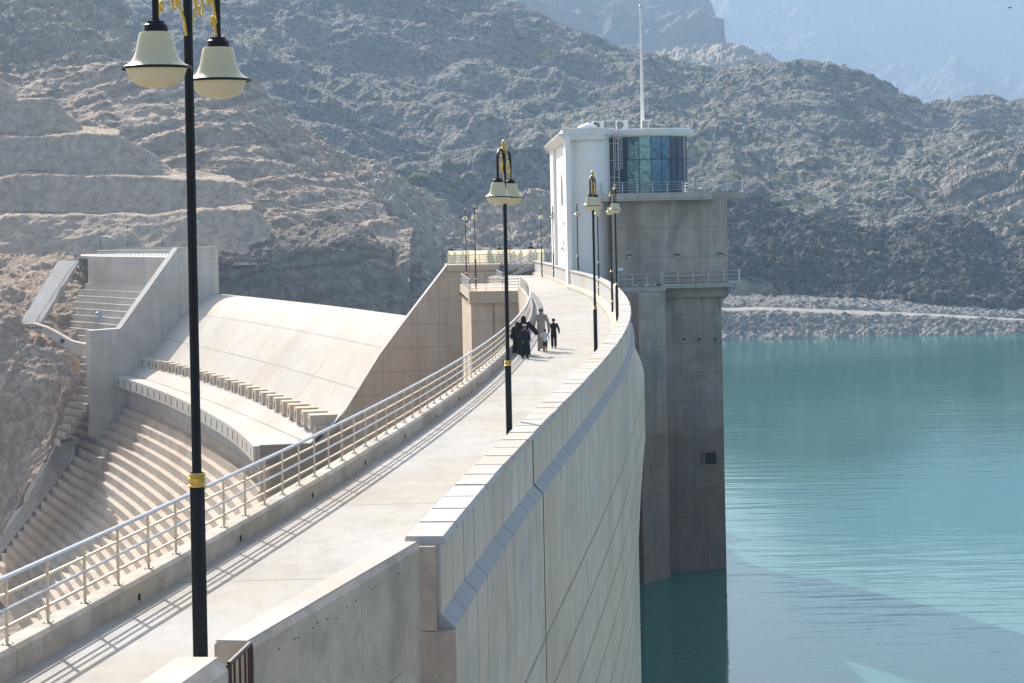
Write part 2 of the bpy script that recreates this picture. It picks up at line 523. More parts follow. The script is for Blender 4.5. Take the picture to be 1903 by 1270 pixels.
def plain(name, col, rough=.5, metal=0, nz=.15, sc=8, spec=None):
    nt = NT(name); P = nt.pos(); n = nt.noise(P, sc, 4, .6)
    c = nt.mix(nt.math('MULTIPLY', nt.ramp(n, [(.35, 0), (.7, 1)]), nz * 2), col, tuple(x * .6 for x in col))
    nt.set(c, rough, metal, spec); nt.bump(n, .08, .01)
    return nt.m
M['white'] = plain('white_render', (.88, .845, .79), .75, 0, .06, .7)
M['whiteroof'] = plain('white_roof_render', (.78, .75, .70), .8, 0, .12, 1.2)
M['steel'] = plain('brushed_steel', (.62, .60, .56), .28, .95, .1, 20)
M['steelrail'] = plain('polished_steel', (.44, .45, .47), .3, 1.0, .05, 20)
M['beigesteel'] = plain('flat_steel', (.58, .50, .38), .42, .55, .15, 14)
M['galv'] = plain('galvanised_steel', (.55, .55, .56), .45, .7, .15, 10)
M['paintedrail'] = plain('cream_painted_metal', (.62, .56, .44), .5, .1, .1, 6)
M['black'] = plain('black_paint', (.008, .008, .009), .5, 0, .3, 9, .25)
M['gold'] = plain('gold_paint', (.72, .47, .11), .35, .6, .25, 25)
M['brown'] = plain('brown_paint', (.045, .022, .016), .5, .2, .3, 15)
def lampshade():
    nt = NT('lamp_shade_glass'); P = nt.pos(); n = nt.noise(P, 9, 4)
    c = nt.mix(n, (.86, .84, .66), (.78, .77, .58))
    nt.set(c, .22)
    nt.b.inputs['Subsurface Weight'].default_value = 0
    tr = nt.node('ShaderNodeBsdfTranslucent'); tr.inputs[0].default_value = (.75, .68, .35, 1)
    mx = nt.node('ShaderNodeMixShader'); mx.inputs[0].default_value = .45
    nt.link(nt.b.outputs[0], mx.inputs[1]); nt.link(tr.outputs[0], mx.inputs[2]); nt.link(mx.outputs[0], nt.out.inputs['Surface'])
    return nt.m
M['shade'] = lampshade()
def bowl():
    nt = NT('lamp_bowl_diffuser'); P = nt.pos(); n = nt.noise(P, 5, 4, .6)
    c = nt.mix(nt.ramp(n, [(.5, 0), (.75, 1)]), (.80, .76, .68), (.74, .62, .44))
    nt.set(c, .2)
    tr = nt.node('ShaderNodeBsdfTranslucent'); tr.inputs[0].default_value = (.88, .82, .70, 1)
    mx = nt.node('ShaderNodeMixShader'); mx.inputs[0].default_value = .55
    nt.link(nt.b.outputs[0], mx.inputs[1]); nt.link(tr.outputs[0], mx.inputs[2]); nt.link(mx.outputs[0], nt.out.inputs['Surface'])
    return nt.m
M['bowl'] = bowl()
def glassmat(name, col, metal=.6):
    nt = NT(name); P = nt.pos((1, 1, .6)); n = nt.noise(P, 1.6, 3, .5, 1.2)
    nt.set(col, .06, metal); nt.b.inputs['Specular IOR Level'].default_value = .8
    nt.bump(n, .25, .06)
    return nt.m
M['glass_pale_reflection'] = glassmat('mirror_glass_teal_reflection', (.14, .25, .29), .85)  # one glass in three tints, its reflections put into the colour
M['glass_blue_reflection'] = glassmat('mirror_glass_blue_reflection', (.055, .12, .21), .8)
M['glass_dark_reflection'] = glassmat('mirror_glass_dark_reflection', (.03, .055, .10), .6)
def cloth(name, col, tr=0.0):
    nt = NT(name); P = nt.pos(); n = nt.noise(P, 6, 3)
    c = nt.mix(n, col, tuple(x * .8 for x in col)); nt.set(c, .85, spec=.2)
    if tr:
        t = nt.node('ShaderNodeBsdfTranslucent'); t.inputs[0].default_value = (*col, 1)
        mx = nt.node('ShaderNodeMixShader'); mx.inputs[0].default_value = tr
        nt.link(nt.b.outputs[0], mx.inputs[1]); nt.link(t.outputs[0], mx.inputs[2]); nt.link(mx.outputs[0], nt.out.inputs['Surface'])
    return nt.m
M['canvas'] = cloth('cream_canvas', (.92, .88, .74), .6)

M['r_cut'] = rock('cut_rock', (.66, .50, .36), (.56, .45, .34), (.68, .55, .42), sc=1.2, streak=.55, bump=.8, rub=.18, dark=(.14, .12, .10))
M['r_warm'] = rock('warm_cliff_rock', (.70, .50, .34), (.56, .42, .30), (.66, .50, .38), sc=1.6, streak=.7, bump=1.0, rub=.25, dark=(.22, .16, .12))
M['r_bluff'] = rock('bluff_rock', (.46, .37, .29), (.37, .31, .255), (.50, .42, .34), sc=1.1, streak=.45, strata=.5, bump=1.0, rub=.3, dark=(.13, .11, .10), strata_dir=(-.15, .1, 1))
M['r_brown'] = rock('brown_rock', (.60, .48, .37), (.66, .51, .38), (.48, .395, .315), sc=1.0, strata=.5, bump=1.0, rub=.35, dark=(.08, .07, .065), strata_dir=(-.45, .1, 1))
M['r_tan'] = rock('tan_scree', (.54, .45, .35), (.46, .385, .30), (.35, .30, .25), sc=1.3, bump=1.0, rub=.4, dark=(.11, .10, .09))
M['r_pale'] = rock('pale_scree', (.42, .36, .29), (.36, .315, .265), (.30, .26, .215), sc=1.0, bump=.8, rub=.3, dark=(.14, .13, .12))
M['r_dark'] = rock('dark_rubble', (.205, .19, .17), (.35, .30, .25), (.115, .115, .115), sc=.9, bump=1.0, rub=.7, dark=(.05, .05, .055), veg=(.17, .215, .10), vegamt=.6)
M['r_black'] = rock('black_rubble', (.11, .10, .10), (.17, .155, .14), (.07, .067, .067), sc=1.3, bump=1.0, rub=.75, dark=(.025, .025, .028), veg=(.16, .16, .07), vegamt=.25)
M['r_strata'] = rock('bedded_rock', (.62, .54, .44), (.48, .42, .35), (.30, .27, .24), sc=.8, strata=.9, bump=1.0, rub=.4, strata_dir=(-.5, .2, 1))
M['r_bank'] = rock('bank_gravel', (.36, .335, .30), (.42, .385, .34), (.30, .28, .26), sc=2.4, strata=.35, bump=.9, rub=.5, dark=(.10, .095, .09), strata_dir=(0, 0, 1))
M['r_track'] = rock('track_gravel', (.38, .35, .31), (.34, .32, .29), (.40, .37, .33), sc=2.4, bump=.4, rub=.15)
M['r_far'] = rock('far_rock', (.24, .215, .19), (.34, .30, .26), (.19, .175, .16), sc=.12, streak=.5, bump=1.0, rub=.2)
# ------------------------------------------------------------------ crest lines of the dam (x for a given distance y)
_LP = [-1.095, 5.348, -8.769, -0.333, 15.311, -10.306]
_OP = [-5.037, 26.691, -54.444, 47.094, -7.517, -1.511]
_Ly = np.array([10, 16, 22] + list(range(27, 181, 3)) + [186, 195, 205, 215, 225, 235.])
_Lx = np.array([-8.9, -8.05, -7.1] + [np.polyval(_LP, y / 100) for y in range(27, 181, 3)] + [.25, -.3, -.75, -1.3, -2.0, -2.8])
_Oy = np.array([10, 20.5] + list(range(27, 180, 3)) + [186, 196, 208, 214, 225, 235.])
_Ox = np.array([-4.3, -2.45] + [np.polyval(_OP, y / 100) for y in range(27, 180, 3)] + [4.95, 4.6, 4.15, 3.7, 3.0, 2.2])
def Lx(y): return float(np.interp(y, _Ly, _Lx))
def Ox(y): return float(np.interp(y, _Oy, _Ox))
def path(fn, y0, y1, step=1.37, side=1):
    """points at equal arc steps; normal points to +x when side=1"""
    y = y0; pts = []
    while y < y1:
        pts.append((fn(y), y))
        e = .6; sl = (fn(y + e) - fn(y - e)) / (2 * e)
        y += step / sqrt(1 + sl * sl)
    pts.append((fn(y1), y1))
    out = []
    for i, (x, yy) in enumerate(pts):
        e = 1.2; sl = (fn(yy + e) - fn(yy - e)) / (2 * e)
        n = sqrt(1 + sl * sl)
        out.append((x, yy, side / n, -side * sl / n))
    return out

# road deck
rp = path(Lx, 16, 233, 3.0)
P = np.zeros((len(rp), 9, 3)); UV = np.zeros((len(rp), 9, 2)); s = 0
for i, (x, y, nx, ny) in enumerate(rp):
    if i: s += hypot(x - rp[i - 1][0], y - rp[i - 1][1])
    x0, x1 = Lx(y) + .1, Ox(y) - .25
    for k in range(9):
        t = k / 8
        P[i, k] = (x0 + (x1 - x0) * t, y, 0.015 * sin(pi * t)); UV[i, k] = (s, t * 5)
tag(gridmesh('road', P, M['road'], uv=UV), 'pale concrete crest road of the dam curving towards the white tower', kind='structure')

# ------------------------------------------------------------------ the dam body (road section)
dam = thing('dam', 'curved grey concrete dam body with boarded upstream face falling to the green water', 'dam', (Ox(28), 28, 0))
po = path(Ox, 27.8, 232, 1.37)
# upstream wall below the ledge
MB().sweep(po, [(-.6, -48), (.165, -48), (.165, .31), (-.6, .31)]).build('upstream_wall', M['upstream'], dam)
MB().sweep(po, [(-.05, .312), (.168, .312), (.168, .30), (.0, .475), (-.05, .475)][:0] or [(-.3, .315), (.167, .315), (-.01, .49), (-.3, .49)]).build('sloping_ledge', M['ledge'], dam)
# thickened part near the tower, the face leans out
pf = [p for p in po if 84 < p[1] < 178]
mb = MB()
n = len(pf)
pp = []
vs = []; fs = []; uvs = []
prof = lambda t: [(.17, -.6), (.17 + .42 * t, -1.6), (.17 + .42 * t, -4.6), (.17, -8.2)]
for i, (x, y, nx, ny) in enumerate(pf):
    t = min(1, i / 12.0)
    for o, z in prof(t): vs.append((x + nx * o, y + ny * o, z))
for i in range(n - 1):
    for k in range(3):
        fs.append((i * 4 + k, i * 4 + k + 1, i * 4 + k + 5, i * 4 + k + 4))
        uvs.append([(i * 1.37, vs[i * 4 + k][2]), (i * 1.37, vs[i * 4 + k + 1][2]), (i * 1.37 + 1.37, vs[i * 4 + k + 5][2]), (i * 1.37 + 1.37, vs[i * 4 + k + 4][2])])
mb.add(vs, fs, uvs); mb.build('haunch', M['upstream'], dam)
# downstream wall under the kerb
pl = path(Lx, 14, 232, 2.2)
MB().sweep(pl, [(-.22, -52), (.3, -52), (.3, -.06), (-.22, -.06)]).build('downstream_wall', M['cream'], dam)

# parapet along the water side
par = thing('parapet_wall', 'tall pale precast parapet wall with block coping along the water side of the road', 'wall', (Ox(28), 28, 0))
MB().sweep(po, [(-.38, -.1), (-.03, -.1), (-.03, 1.37), (-.38, 1.37)]).build('wall_panel', M['coping'], par)
MB().sweep(po, [(-.03, .491), (-.012, .491), (-.012, 1.368), (-.03, 1.368)]).build('outer_facing', M['panel'], par)
MB().sweep([(po[0][0] + (po[1][0] - po[0][0]) * .08, po[0][1] + .11, po[0][2], po[0][3])] + po[1:], [(-.44, 1.372), (-.01, 1.372), (-.01, 1.452), (-.44, 1.452)]).build('mortar_bed', M['dirt'], par)
cop = 0
rnd = random.Random(5)
nb = min(100, len(po) - 1)
def coping_block(a, b, j):
    q = []
    g = .05 / 1.37
    ax, ay = a[0] + (b[0] - a[0]) * g, a[1] + (b[1] - a[1]) * g
    bx, by = b[0] - (b[0] - a[0]) * g, b[1] - (b[1] - a[1]) * g
    dz = rnd.uniform(-.004, .004); do = rnd.uniform(-.008, .008)
    pr = [(-.46 + do, 1.37), (.02 + do, 1.37), (.055 + do, 1.40), (.02 + do, 1.475 + dz), (-.45 + do, 1.475 + dz), (-.47 + do, 1.44)]
    return MB().sweep([(ax, ay, a[2], a[3]), (bx, by, b[2], b[3])], pr, s0=j * 1.37)
for j in range(nb):
    coping_block(po[j], po[j + 1], j).build('coping_block', M['coping'], par)
rest = MB()
for j in range(nb, len(po) - 1):
    t = coping_block(po[j], po[j + 1], j); rest.add(t.v, t.f, t.uv)
tag(rest.build('coping_block', M['coping'], par), kind='stuff')
# dark movement joint by the second lamp
for yj in (41.3,):
    j = min(range(len(po)), key=lambda k: abs(po[k][1] - yj)); a = po[j]; b = po[j + 1]
    MB().sweep([(a[0], a[1], a[2], a[3]), (a[0] + (b[0] - a[0]) * .05, a[1] + (b[1] - a[1]) * .05, a[2], a[3])],
               [(-.3, .3), (-.004, .5), (.0, 1.37), (-.3, 1.37)]).build('joint_filler', M['dirt'], par)
    MB().sweep([(a[0], a[1], a[2], a[3]), (a[0] + (b[0] - a[0]) * .05, a[1] + (b[1] - a[1]) * .05, a[2], a[3])],
               [(-.3, -20), (.172, -20), (.172, .31), (.0, .5), (-.3, .5)]).build('joint_filler', M['dirt'], dam)
# end face of the parapet, low step inside
pi_ = [(x, y, nx, ny) for (x, y, nx, ny) in path(Ox, 29, 180, 1.5)]
MB().sweep(pi_, [(-.85, -.05), (-.37, -.05), (-.37, .27), (-.80, .27), (-.85, .22)]).build('base_step', M['kerb'], par)
e0 = po[0]
MB().box((e0[0] - .10, e0[1] - .06, -6.0), (.53, .14, 12.6), 0).build('end_face', M['old'], dam)
MB().box((e0[0] - .23, e0[1] - .06, .84), (.33, .14, 1.06), 0).build('end_face', M['old'], par)

# low wall in front: chamfered top, stained
w1 = thing('low_wall', 'stained low concrete wall with chamfered top between the steel gate and the parapet', 'wall', (-2.5, 22, 0))
a = Vector((-2.575, 21.3, 0)); b = Vector((e0[0] - .24, 27.75, 0))
dv = (b - a).normalized(); nv = Vector((dv.y, -dv.x, 0))
NW = 16
pw = []
for k in range(NW + 1):
    q = a + (b - a) * k / NW
    pw.append((q.x, q.y, nv.x, nv.y))
MB().sweep(pw, [(-.40, -9), (.0, -9), (.0, 1.35), (-.055, 1.41), (-.36, 1.41), (-.40, 1.38)]).build('wall_body', M['old'], w1)
MB().sweep(pw, [(-.385, 1.405), (-.06, 1.405), (-.065, 1.425), (-.375, 1.425)]).build('sunlit_top', M['coping'], w1)  # thin sheet in its own tone, sunlight on the top put into the colour
for sx_, sy_ in ((545, 1017), (660, 940), (685, 932), (790, 862), (827, 824), (900, 797), (965, 790), (1043, 712), (1115, 660), (1230, 575), (1258, 555), (1425, 460)):
    ut_, D_ = rd(380 + sx_ / 3.965, 950 + sy_ / 3.965)
    y_ = (a.x * dv.y - a.y * dv.x) / (ut_ / F * dv.y - dv.x)
    MB().box((ut_ * y_ / F, y_, C - D_ * y_ / F), (.035, .01, .01), .2).build('rebar_stub', M['brown'], w1)
# near piece of wall beside the near lamp
w2 = thing('approach_wall', 'short concrete wall with broad chamfered top at the foot of the near lamp', 'wall', (-2.3, 14, 0))
q0 = at(412, 1226, 17.0); q1 = at(290, 1285, 15.2)
dv2 = (Vector((q0.x, q0.y, 0)) - Vector((q1.x, q1.y, 0))).normalized()
nv2 = Vector((dv2.y, -dv2.x, 0))
mb = MB(); vs = []
for q in (q1 - dv2 * 5 , q0):
    zt = q.z + .02
    for o, z in ((-.38, -3), (.05, -3), (.05, zt - .10), (-.03, zt), (-.34, zt), (-.38, zt - .06)):
        vs.append((q.x + nv2.x * o, q.y + nv2.y * o, z))
fs = [(k, k + 6, (k + 1) % 6 + 6, (k + 1) % 6) for k in range(6)] + [tuple(range(6)), tuple(range(11, 5, -1))]
mb.add(vs, fs); mb.build('wall_body', M['old'], w2)
# raised approach slab under the near lamp
tag(MB().box((-5.4, 12.0, .45), (7.0, 10.6, 1.3)).build('approach_slab', M['road']), 'raised concrete approach slab under the near lamp', kind='structure')

# gate
g = thing('steel_gate', 'dark brown steel bar gate standing at the end of the low wall', 'gate', (-2.62, 20.8, 0))
ga = Vector((-2.60, 21.22, 0)); gb = Vector((-2.68, 20.25, 0))
for q in (ga, gb):
    MB().box((q.x, q.y, .3), (.055, .055, 2.22), .1).build('gate_post', M['brown'], g)
MB().tube([(ga.x, ga.y, 1.41), (gb.x, gb.y, 1.41)], .026, 6).build('top_rail', M['brown'], g)
MB().tube([(ga.x, ga.y, .95), (gb.x, gb.y, .95)], .02, 6).build('middle_rail', M['brown'], g)
for k in range(1, 4):
    q = ga + (gb - ga) * k / 4
    MB().box((q.x, q.y, .3), (.022, .022, 2.2), .1).build('bar', M['brown'], g)

# ------------------------------------------------------------------ kerb and railing on the valley side
kb = thing('kerb_wall', 'low pale concrete kerb wall under the long steel railing on the valley side', 'kerb', (Lx(28), 28, 0))
pk = path(Lx, 14, 177.5, 1.48)
KP = [(-.20, -.05), (.17, -.05), (.17, .30), (.12, .35), (-.16, .35), (-.20, .31)]
MB().sweep(pk, KP).build('kerb_body', M['kerb'], kb)
hol = 0
for i in range(4, 60, 4):
    x, y, nx, ny = pk[i]
    MB().lathe([(0, 0), (.055, 0), (.055, .02), (0, .02)], (0, 0, 0), 10).build('drain_hole', M['dark'], kb).matrix_basis = Matrix.Translation((Lx(y + .4) + .166, y + .4, .1)) @ Matrix.Rotation(pi / 2, 4, 'Y')
rl = thing('railing', 'long polished steel railing of four rails curving along the valley side of the road', 'railing', (Lx(28), 28, 0))
def rail_posts(parent, pts, z0, h, mat, n_ind=100, w=.045):
    """pts: list of (x,y,nx,ny)"""
    first = None; st = MB()
    for i, (x, y, nx, ny) in enumerate(pts):
        if i < n_ind:
            if first is None:
                m = MB().box((0, 0, h / 2), (w * .6, w, h)).box((0, 0, .006), (.11, .16, .012))
                for sx in (-.035, .035):
                    for sy in (-.055, .055): m.box((sx, sy, .018), (.018, .018, .016))
                first = m.build('post', mat, parent)
                o = first
            else:
                o = first.copy(); COL.objects.link(o)
            o.matrix_parent_inverse = parent.matrix_basis.inverted()
            o.location = (x, y, z0); o.rotation_euler = (0, 0, atan2(-nx, ny) + pi / 2)
        else:
            st.box((x, y, z0 + h / 2), (w * .6, w, h), atan2(-nx, ny) + pi / 2)
    if st.v: tag(st.build('post', mat, parent), kind='stuff')
ii = [p for p in pk if p[1] > 20]
rail_posts(rl, ii, .35, .80, M['beigesteel'], 95, .05)
def rail(parent, pts, z, r, mat, name, flat=0, off=0.0):
    pts3 = [(x + nx * off, y + ny * off, z) for x, y, nx, ny in pts]
    if flat:
        MB().sweep([(x + nx * off, y + ny * off, nx, ny) for x, y, nx, ny in pts], [(-.012, z - flat / 2), (.012, z - flat / 2), (.012, z + flat / 2), (-.012, z + flat / 2)]).build(name, mat, parent)
    else:
        MB().tube(pts3, r, 8).build(name, mat, parent, smooth=True)
rail(rl, ii, 1.17, .034, M['steelrail'], 'top_rail')
rail(rl, ii, .965, 0, M['beigesteel'], 'flat_rail', flat=.035)
rail(rl, ii, .785, .021, M['steelrail'], 'middle_rail', off=.02)
rail(rl, ii, .56, 0, M['beigesteel'], 'flat_rail', flat=.035)

# ------------------------------------------------------------------ viewing bay
bay = thing('viewing_bay', 'square concrete viewing bay projecting on a tall pier from the valley side of the road', 'viewing platform', (-2, 185, 0))
bp = [(-3.53, 178.0), (.55, 177.2), (-.9, 201.0), (-4.8, 201.0)]
MB().prism([(-3.45, 178.4), (.5, 177.6), (.5, 201), (-4.7, 201)], -48, -.95).build('pier', M['beige'], bay)
MB().prism([(-3.56, 178.0), (.53, 177.2), (.4, 201.2), (-4.85, 201.2)], -.95, .0).build('deck_slab', M['cream'], bay)
MB().box((-1.66, 177.93, -22.96), (.035, .12, 44)).build('joint_strip', M['dirt'], bay)
for k in range(6):
    MB().box((-3.70 - .055 * k * 3.7, 181 + 3.4 * k, -.75 ), (.3, .35, .16)).build('bracket', M['brown'], bay)
br = thing('railing', 'short steel railing round the viewing bay behind the family', 'railing', (-2, 185, 0))
seg = [(-3.5, 178.3), (.45, 177.5)]
def simple_rail(parent, a, b, n, z0, h, mat, rmat, r=.03, rows=4, zb=None, pw=.05):
    a = Vector(a); b = Vector(b)
    if len(a) == 2: a = a.to_3d(); b = b.to_3d()
    for k in range(n + 1):
        q = a + (b - a) * k / n
        MB().box((q.x, q.y, z0 + q.z + h / 2), (pw, pw, h)).build('post', mat, parent)
    for j in range(rows):
        z = z0 + h * (1 - j / rows * .98)
        MB().tube([(a.x, a.y, z + a.z), (b.x, b.y, z + b.z)], r if j == 0 else r * .7, 6).build('rail', rmat, parent)
simple_rail(br, (-3.5, 178.3), (.45, 177.5), 3, 0, .95, M['galv'], M['steel'], .035)
simple_rail(br, (-3.5, 178.3), (-4.75, 200.9), 9, 0, .95, M['galv'], M['steel'], .035)
simple_rail(br, (-4.75, 200.9), (-.9, 200.9), 4, 0, .95, M['galv'], M['steel'], .035)
simple_rail(br, (-.9, 200.9), (-1.6, 212), 6, 0, .95, M['galv'], M['steel'], .035)

# ------------------------------------------------------------------ lamps
def make_lamp():
    root = thing('street_lamp', '', 'street lamp', (0, 0, 0), 'black two headed street lamps along the dam road')
    MB().lathe([(.10, 0), (.10, .05), (.062, .12), (.060, .2), (.064, .9), (.064, 2.6), (.044, 2.64), (.041, 2.7), (.039, 6.84), (0, 6.86)], n=8).build('pole', M['black'], root, smooth=True)
    for z, s in ((2.56, 1), (.87, 1.05), (.12, 1.25)):
        r = .067 * s
        MB().lathe([(r * .9, z), (r * 1.15, z), (r * 1.18, z + .012), (r * 1.02, z + .02), (r * .98, z + .055), (r * 1.12, z + .07), (r * .95, z + .08), (r * 1.1, z + .095), (r * .9, z + .115)] if s != 1.25 else
                   [(r * 1.5, z - .12), (r * 1.55, z - .08), (r * 1.1, z - .05), (r * .95, z + .02), (r * 1.25, z + .05), (r * .9, z + .08)], n=16).build('collar', M['gold'], root, smooth=True)
    MB().lathe([(.04, 6.80), (.075, 6.83), (.085, 6.87), (.06, 6.91), (.035, 6.94), (.05, 6.98), (.05, 7.0), (.035, 7.05), (.012, 7.075), (0, 7.08)], n=14).build('finial', M['gold'], root, smooth=True)
    for s in (-1, 1):
        arm = MB()
        pts = [(0, 0, 6.60)]
        for k in range(13):
            a = pi * (1 - k / 12)
            pts.append((0, s * (.40 + .40 * cos(a)), 6.66 + .22 * sin(a)))
        pts.append((0, s * .80, 6.3))
        arm.tube(pts, [.027] * len(pts), 8)
        ao = arm.build('arm', M['black'], root, smooth=True)
        sc_ = MB()
        # scrolls of gilded iron between pole and arm
        def spiral(cy, cz, r0, turns, dirn, st):
            out = []
            for k in range(26):
                t = k / 25; a = st + dirn * turns * 2 * pi * t
                r = r0 * (1 - t * .8)
                out.append((0, s * (cy + r * cos(a)), cz + r * sin(a)))
            return out
        sc_.tube([(0, s * .05, 6.25), (0, s * .10, 6.38), (0, s * .22, 6.48)] + spiral(.33, 6.50, .11, 1.2, -1, pi), .013, 6)
        sc_.tube([(0, s * .76, 6.42), (0, s * .70, 6.55), (0, s * .66, 6.62)] + spiral(.58, 6.60, .08, 1.2, 1, 0), .013, 6)
        sc_.tube([(0, s * .78, 6.25), (0, s * .73, 6.36), (0, s * .71, 6.44)] + spiral(.66, 6.42, .055, 1.1, 1, 0), .013, 6)
        sc_.tube([(0, s * .22, 6.48), (0, s * .18, 6.62), (0, s * .3, 6.76), (0, s * .5, 6.74)], .013, 6)
        so = sc_.build('scroll', M['gold'], root, smooth=True)
        DZ = .08
        hd = MB().lathe([(0, 6.245 + DZ), (.03, 6.245 + DZ), (.032, 6.225 + DZ), (.068, 6.22 + DZ), (.072, 6.2 + DZ), (.092, 6.19 + DZ), (.100, 6.14 + DZ), (.103, 6.135 + DZ), (0, 6.135 + DZ)], (0, s * .8, 0), 24).build('lamp_cap', M['black'], root, smooth=True)
        sh = MB().lathe([(r_ * 1.04, z_ + DZ) for r_, z_ in [(.085, 6.14), (.118, 6.132), (.128, 6.115), (.140, 6.05), (.155, 5.98), (.180, 5.92), (.215, 5.885), (.262, 5.862), (.262, 5.857), (.21, 5.88), (.17, 5.92), (.145, 5.98), (.11, 6.11)]], (0, s * .8, 0), 32).build('lamp_shade', M['shade'], root, smooth=True)
        MB().lathe([(r_ * 1.04, z_ + DZ) for r_, z_ in [(.258, 5.864), (.268, 5.862), (.270, 5.845), (.258, 5.842)]], (0, s * .8, 0), 32).build('rim', M['black'], sh, smooth=True)
        MB().lathe([(r_ * 1.0, z_ + DZ) for r_, z_ in [(.240, 5.850), (.232, 5.835), (.222, 5.80), (.195, 5.755), (.14, 5.715), (.07, 5.698), (0, 5.695)]], (0, s * .8, 0), 32).build('bowl', M['bowl'], sh, smooth=True)
    return root
lamp0 = make_lamp()
LL = [(-2.62, 18.06, .74, 'nearest street lamp, its thick black pole running the full height at left', 1),
      (-.137, 44.1, 0, 'tall street lamp in the middle in front of the walking family', 1),
      (2.65, 71.9, 0, 'street lamp just right of the road in front of the white building', 1),
      (4.62, 98.6, 0, 'street lamp seen against the grey tower concrete, rightmost on the parapet', 1),
      (5.57, 124.5, 0, 'street lamp close behind the rightmost parapet lamp', 1),
      (5.90, 152, 0, 'street lamp by the parapet in front of the white cylinder, second from the tower', 1),
      (5.28, 178.5, .1, 'street lamp standing at the end of the parapet against the white tower wall', 1),
      (3.80, 206, 0, 'street lamp right beside the left edge of the white tower', 1),
      (2.85, 217, 0, 'street lamp at the foot of the platform stairs', 1),
      (-3.08, 182, 0, 'taller of two street lamps, on the front edge of the viewing bay', 1),
      (-4.35, 206, 0, 'left of two street lamps behind the viewing bay against the hillside', 1)]
def rot_at(y, fn=Ox):
    return -atan2(fn(y + 2) - fn(y - 2), 4.0)
for i, (x, y, z, lab, s_) in enumerate(LL):
    o = lamp0 if i == 0 else copy_tree(lamp0)
    o.location = (x, y, z)
    o.rotation_euler = (0, 0, rot_at(min(y, 225)) - (0.05 if i else 0.0))
    o['label'] = lab
FL = [((187, 468), 430, 'first small lamp from the left above the far tunnel mouth'), ((238, 467), 432, 'small double lamp beside the tunnel on the far abutment road'), ((302, 466), 428, 'small double lamp in the middle of the far abutment road'), ((364, 462), 424, 'small lamp over the top of the far training wall')]
for (px, py), d, lab in FL:
    o = copy_tree(lamp0); p = at(px, py, d)
    o.location = p; o.scale = (.86,) * 3; o['label'] = lab; o['group'] = 'small lamps on the far abutment road'; o.rotation_euler = (0, 0, 1.2)
# ------------------------------------------------------------------ spillway: circle of the dam axis
OXc, OYc, RR = -478.5, 140.9, 484.2
def cyl(phi, off, z):
    r = RR - off
    return (OXc + r * cos(phi), OYc + r * sin(phi), z)
PR, PL = .19, .455
dC = lambda f: max(0.0, 3.0 * (1 - abs((f - .32) / .135) ** 2.3))
dT = lambda f: 19.5 - (f - .31) ** 2 * (115.0 if f > .31 else 85.0)
dA = lambda f: 24.8 - (111.0 if f > .27 else 30.0) * (f - .27) ** 2
sp = thing('spillway', 'broad pale concrete spillway with rounded crest, baffle teeth and curved apron', 'spillway', cyl(.3, 0, -20))
CP = [(-5, -9.5), (-3.5, -7.2), (-1.5, -5.9), (.5, -5.25), (2.5, -4.98), (4.2, -4.93), (5.6, -5.15), (7.2, -5.8), (8.8, -6.9), (10.3, -8.4), (12, -10.4), (14, -12.8), (15.5, -14.6), (16.2, -15.4), (17.5, -16.2), (18.5, -17.0)]
co = np.array(CP)
tt = np.concatenate([[0], np.cumsum(np.hypot(*np.diff(co, axis=0).T))])
ts = np.linspace(0, tt[-1], 60)
po_ = np.interp(ts, tt, co[:, 0]); pz_ = np.interp(ts, tt, co[:, 1])
for _ in range(3):
    po_[1:-1] = (po_[:-2] + 2 * po_[1:-1] + po_[2:]) / 4; pz_[1:-1] = (pz_[:-2] + 2 * pz_[1:-1] + pz_[2:]) / 4
NF = 120
P = np.zeros((60, NF + 1, 3)); UV = np.zeros((60, NF + 1, 2))
for j in range(NF + 1):
    f = PR + .0005 + (PL - PR - .0005) * j / NF
    for i in range(60):
        P[i, j] = cyl(f, po_[i] + dC(f), pz_[i]); UV[i, j] = ((f - PR) * 480 + 3.0, ts[i] - 6.2)
gridmesh('chute', P, M['chute'], sp, UV)
def ring(f0, f1, n, prof, name, mat, parent, dfn=None, s0=0):
    pa = []
    for k in range(n + 1):
        f = f0 + (f1 - f0) * k / n
        d = dfn(f) if dfn else 0
        x, y, _ = cyl(f, d, 0)
        pa.append((x, y, -cos(f), -sin(f)))
    return MB().sweep(pa, prof, s0).build(name, mat, parent)
# apron: flat lip with a vertical slotted face
ring(PR, PL, 60, [(-9, -17.05), (0, -17.05), (0, -18.7), (-1.2, -18.95), (-9, -18.95)][::-1], 'apron', M['chute'], sp, dA)
ring(PR, PL, 60, [(-9, -18.95), (-1.7, -18.95), (-1.7, -22), (-9, -22)][::-1], 'recess_wall', M['grey'], sp, dA)
NT_ = 25
fs_ = [PR + .006 + (PL - PR - .012) * k / (NT_ - 1) for k in range(NT_)]
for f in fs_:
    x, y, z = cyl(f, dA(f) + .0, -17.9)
    MB().box((x, y, z), (.05, .45, .95), f).build('slot', M['dark'], sp)
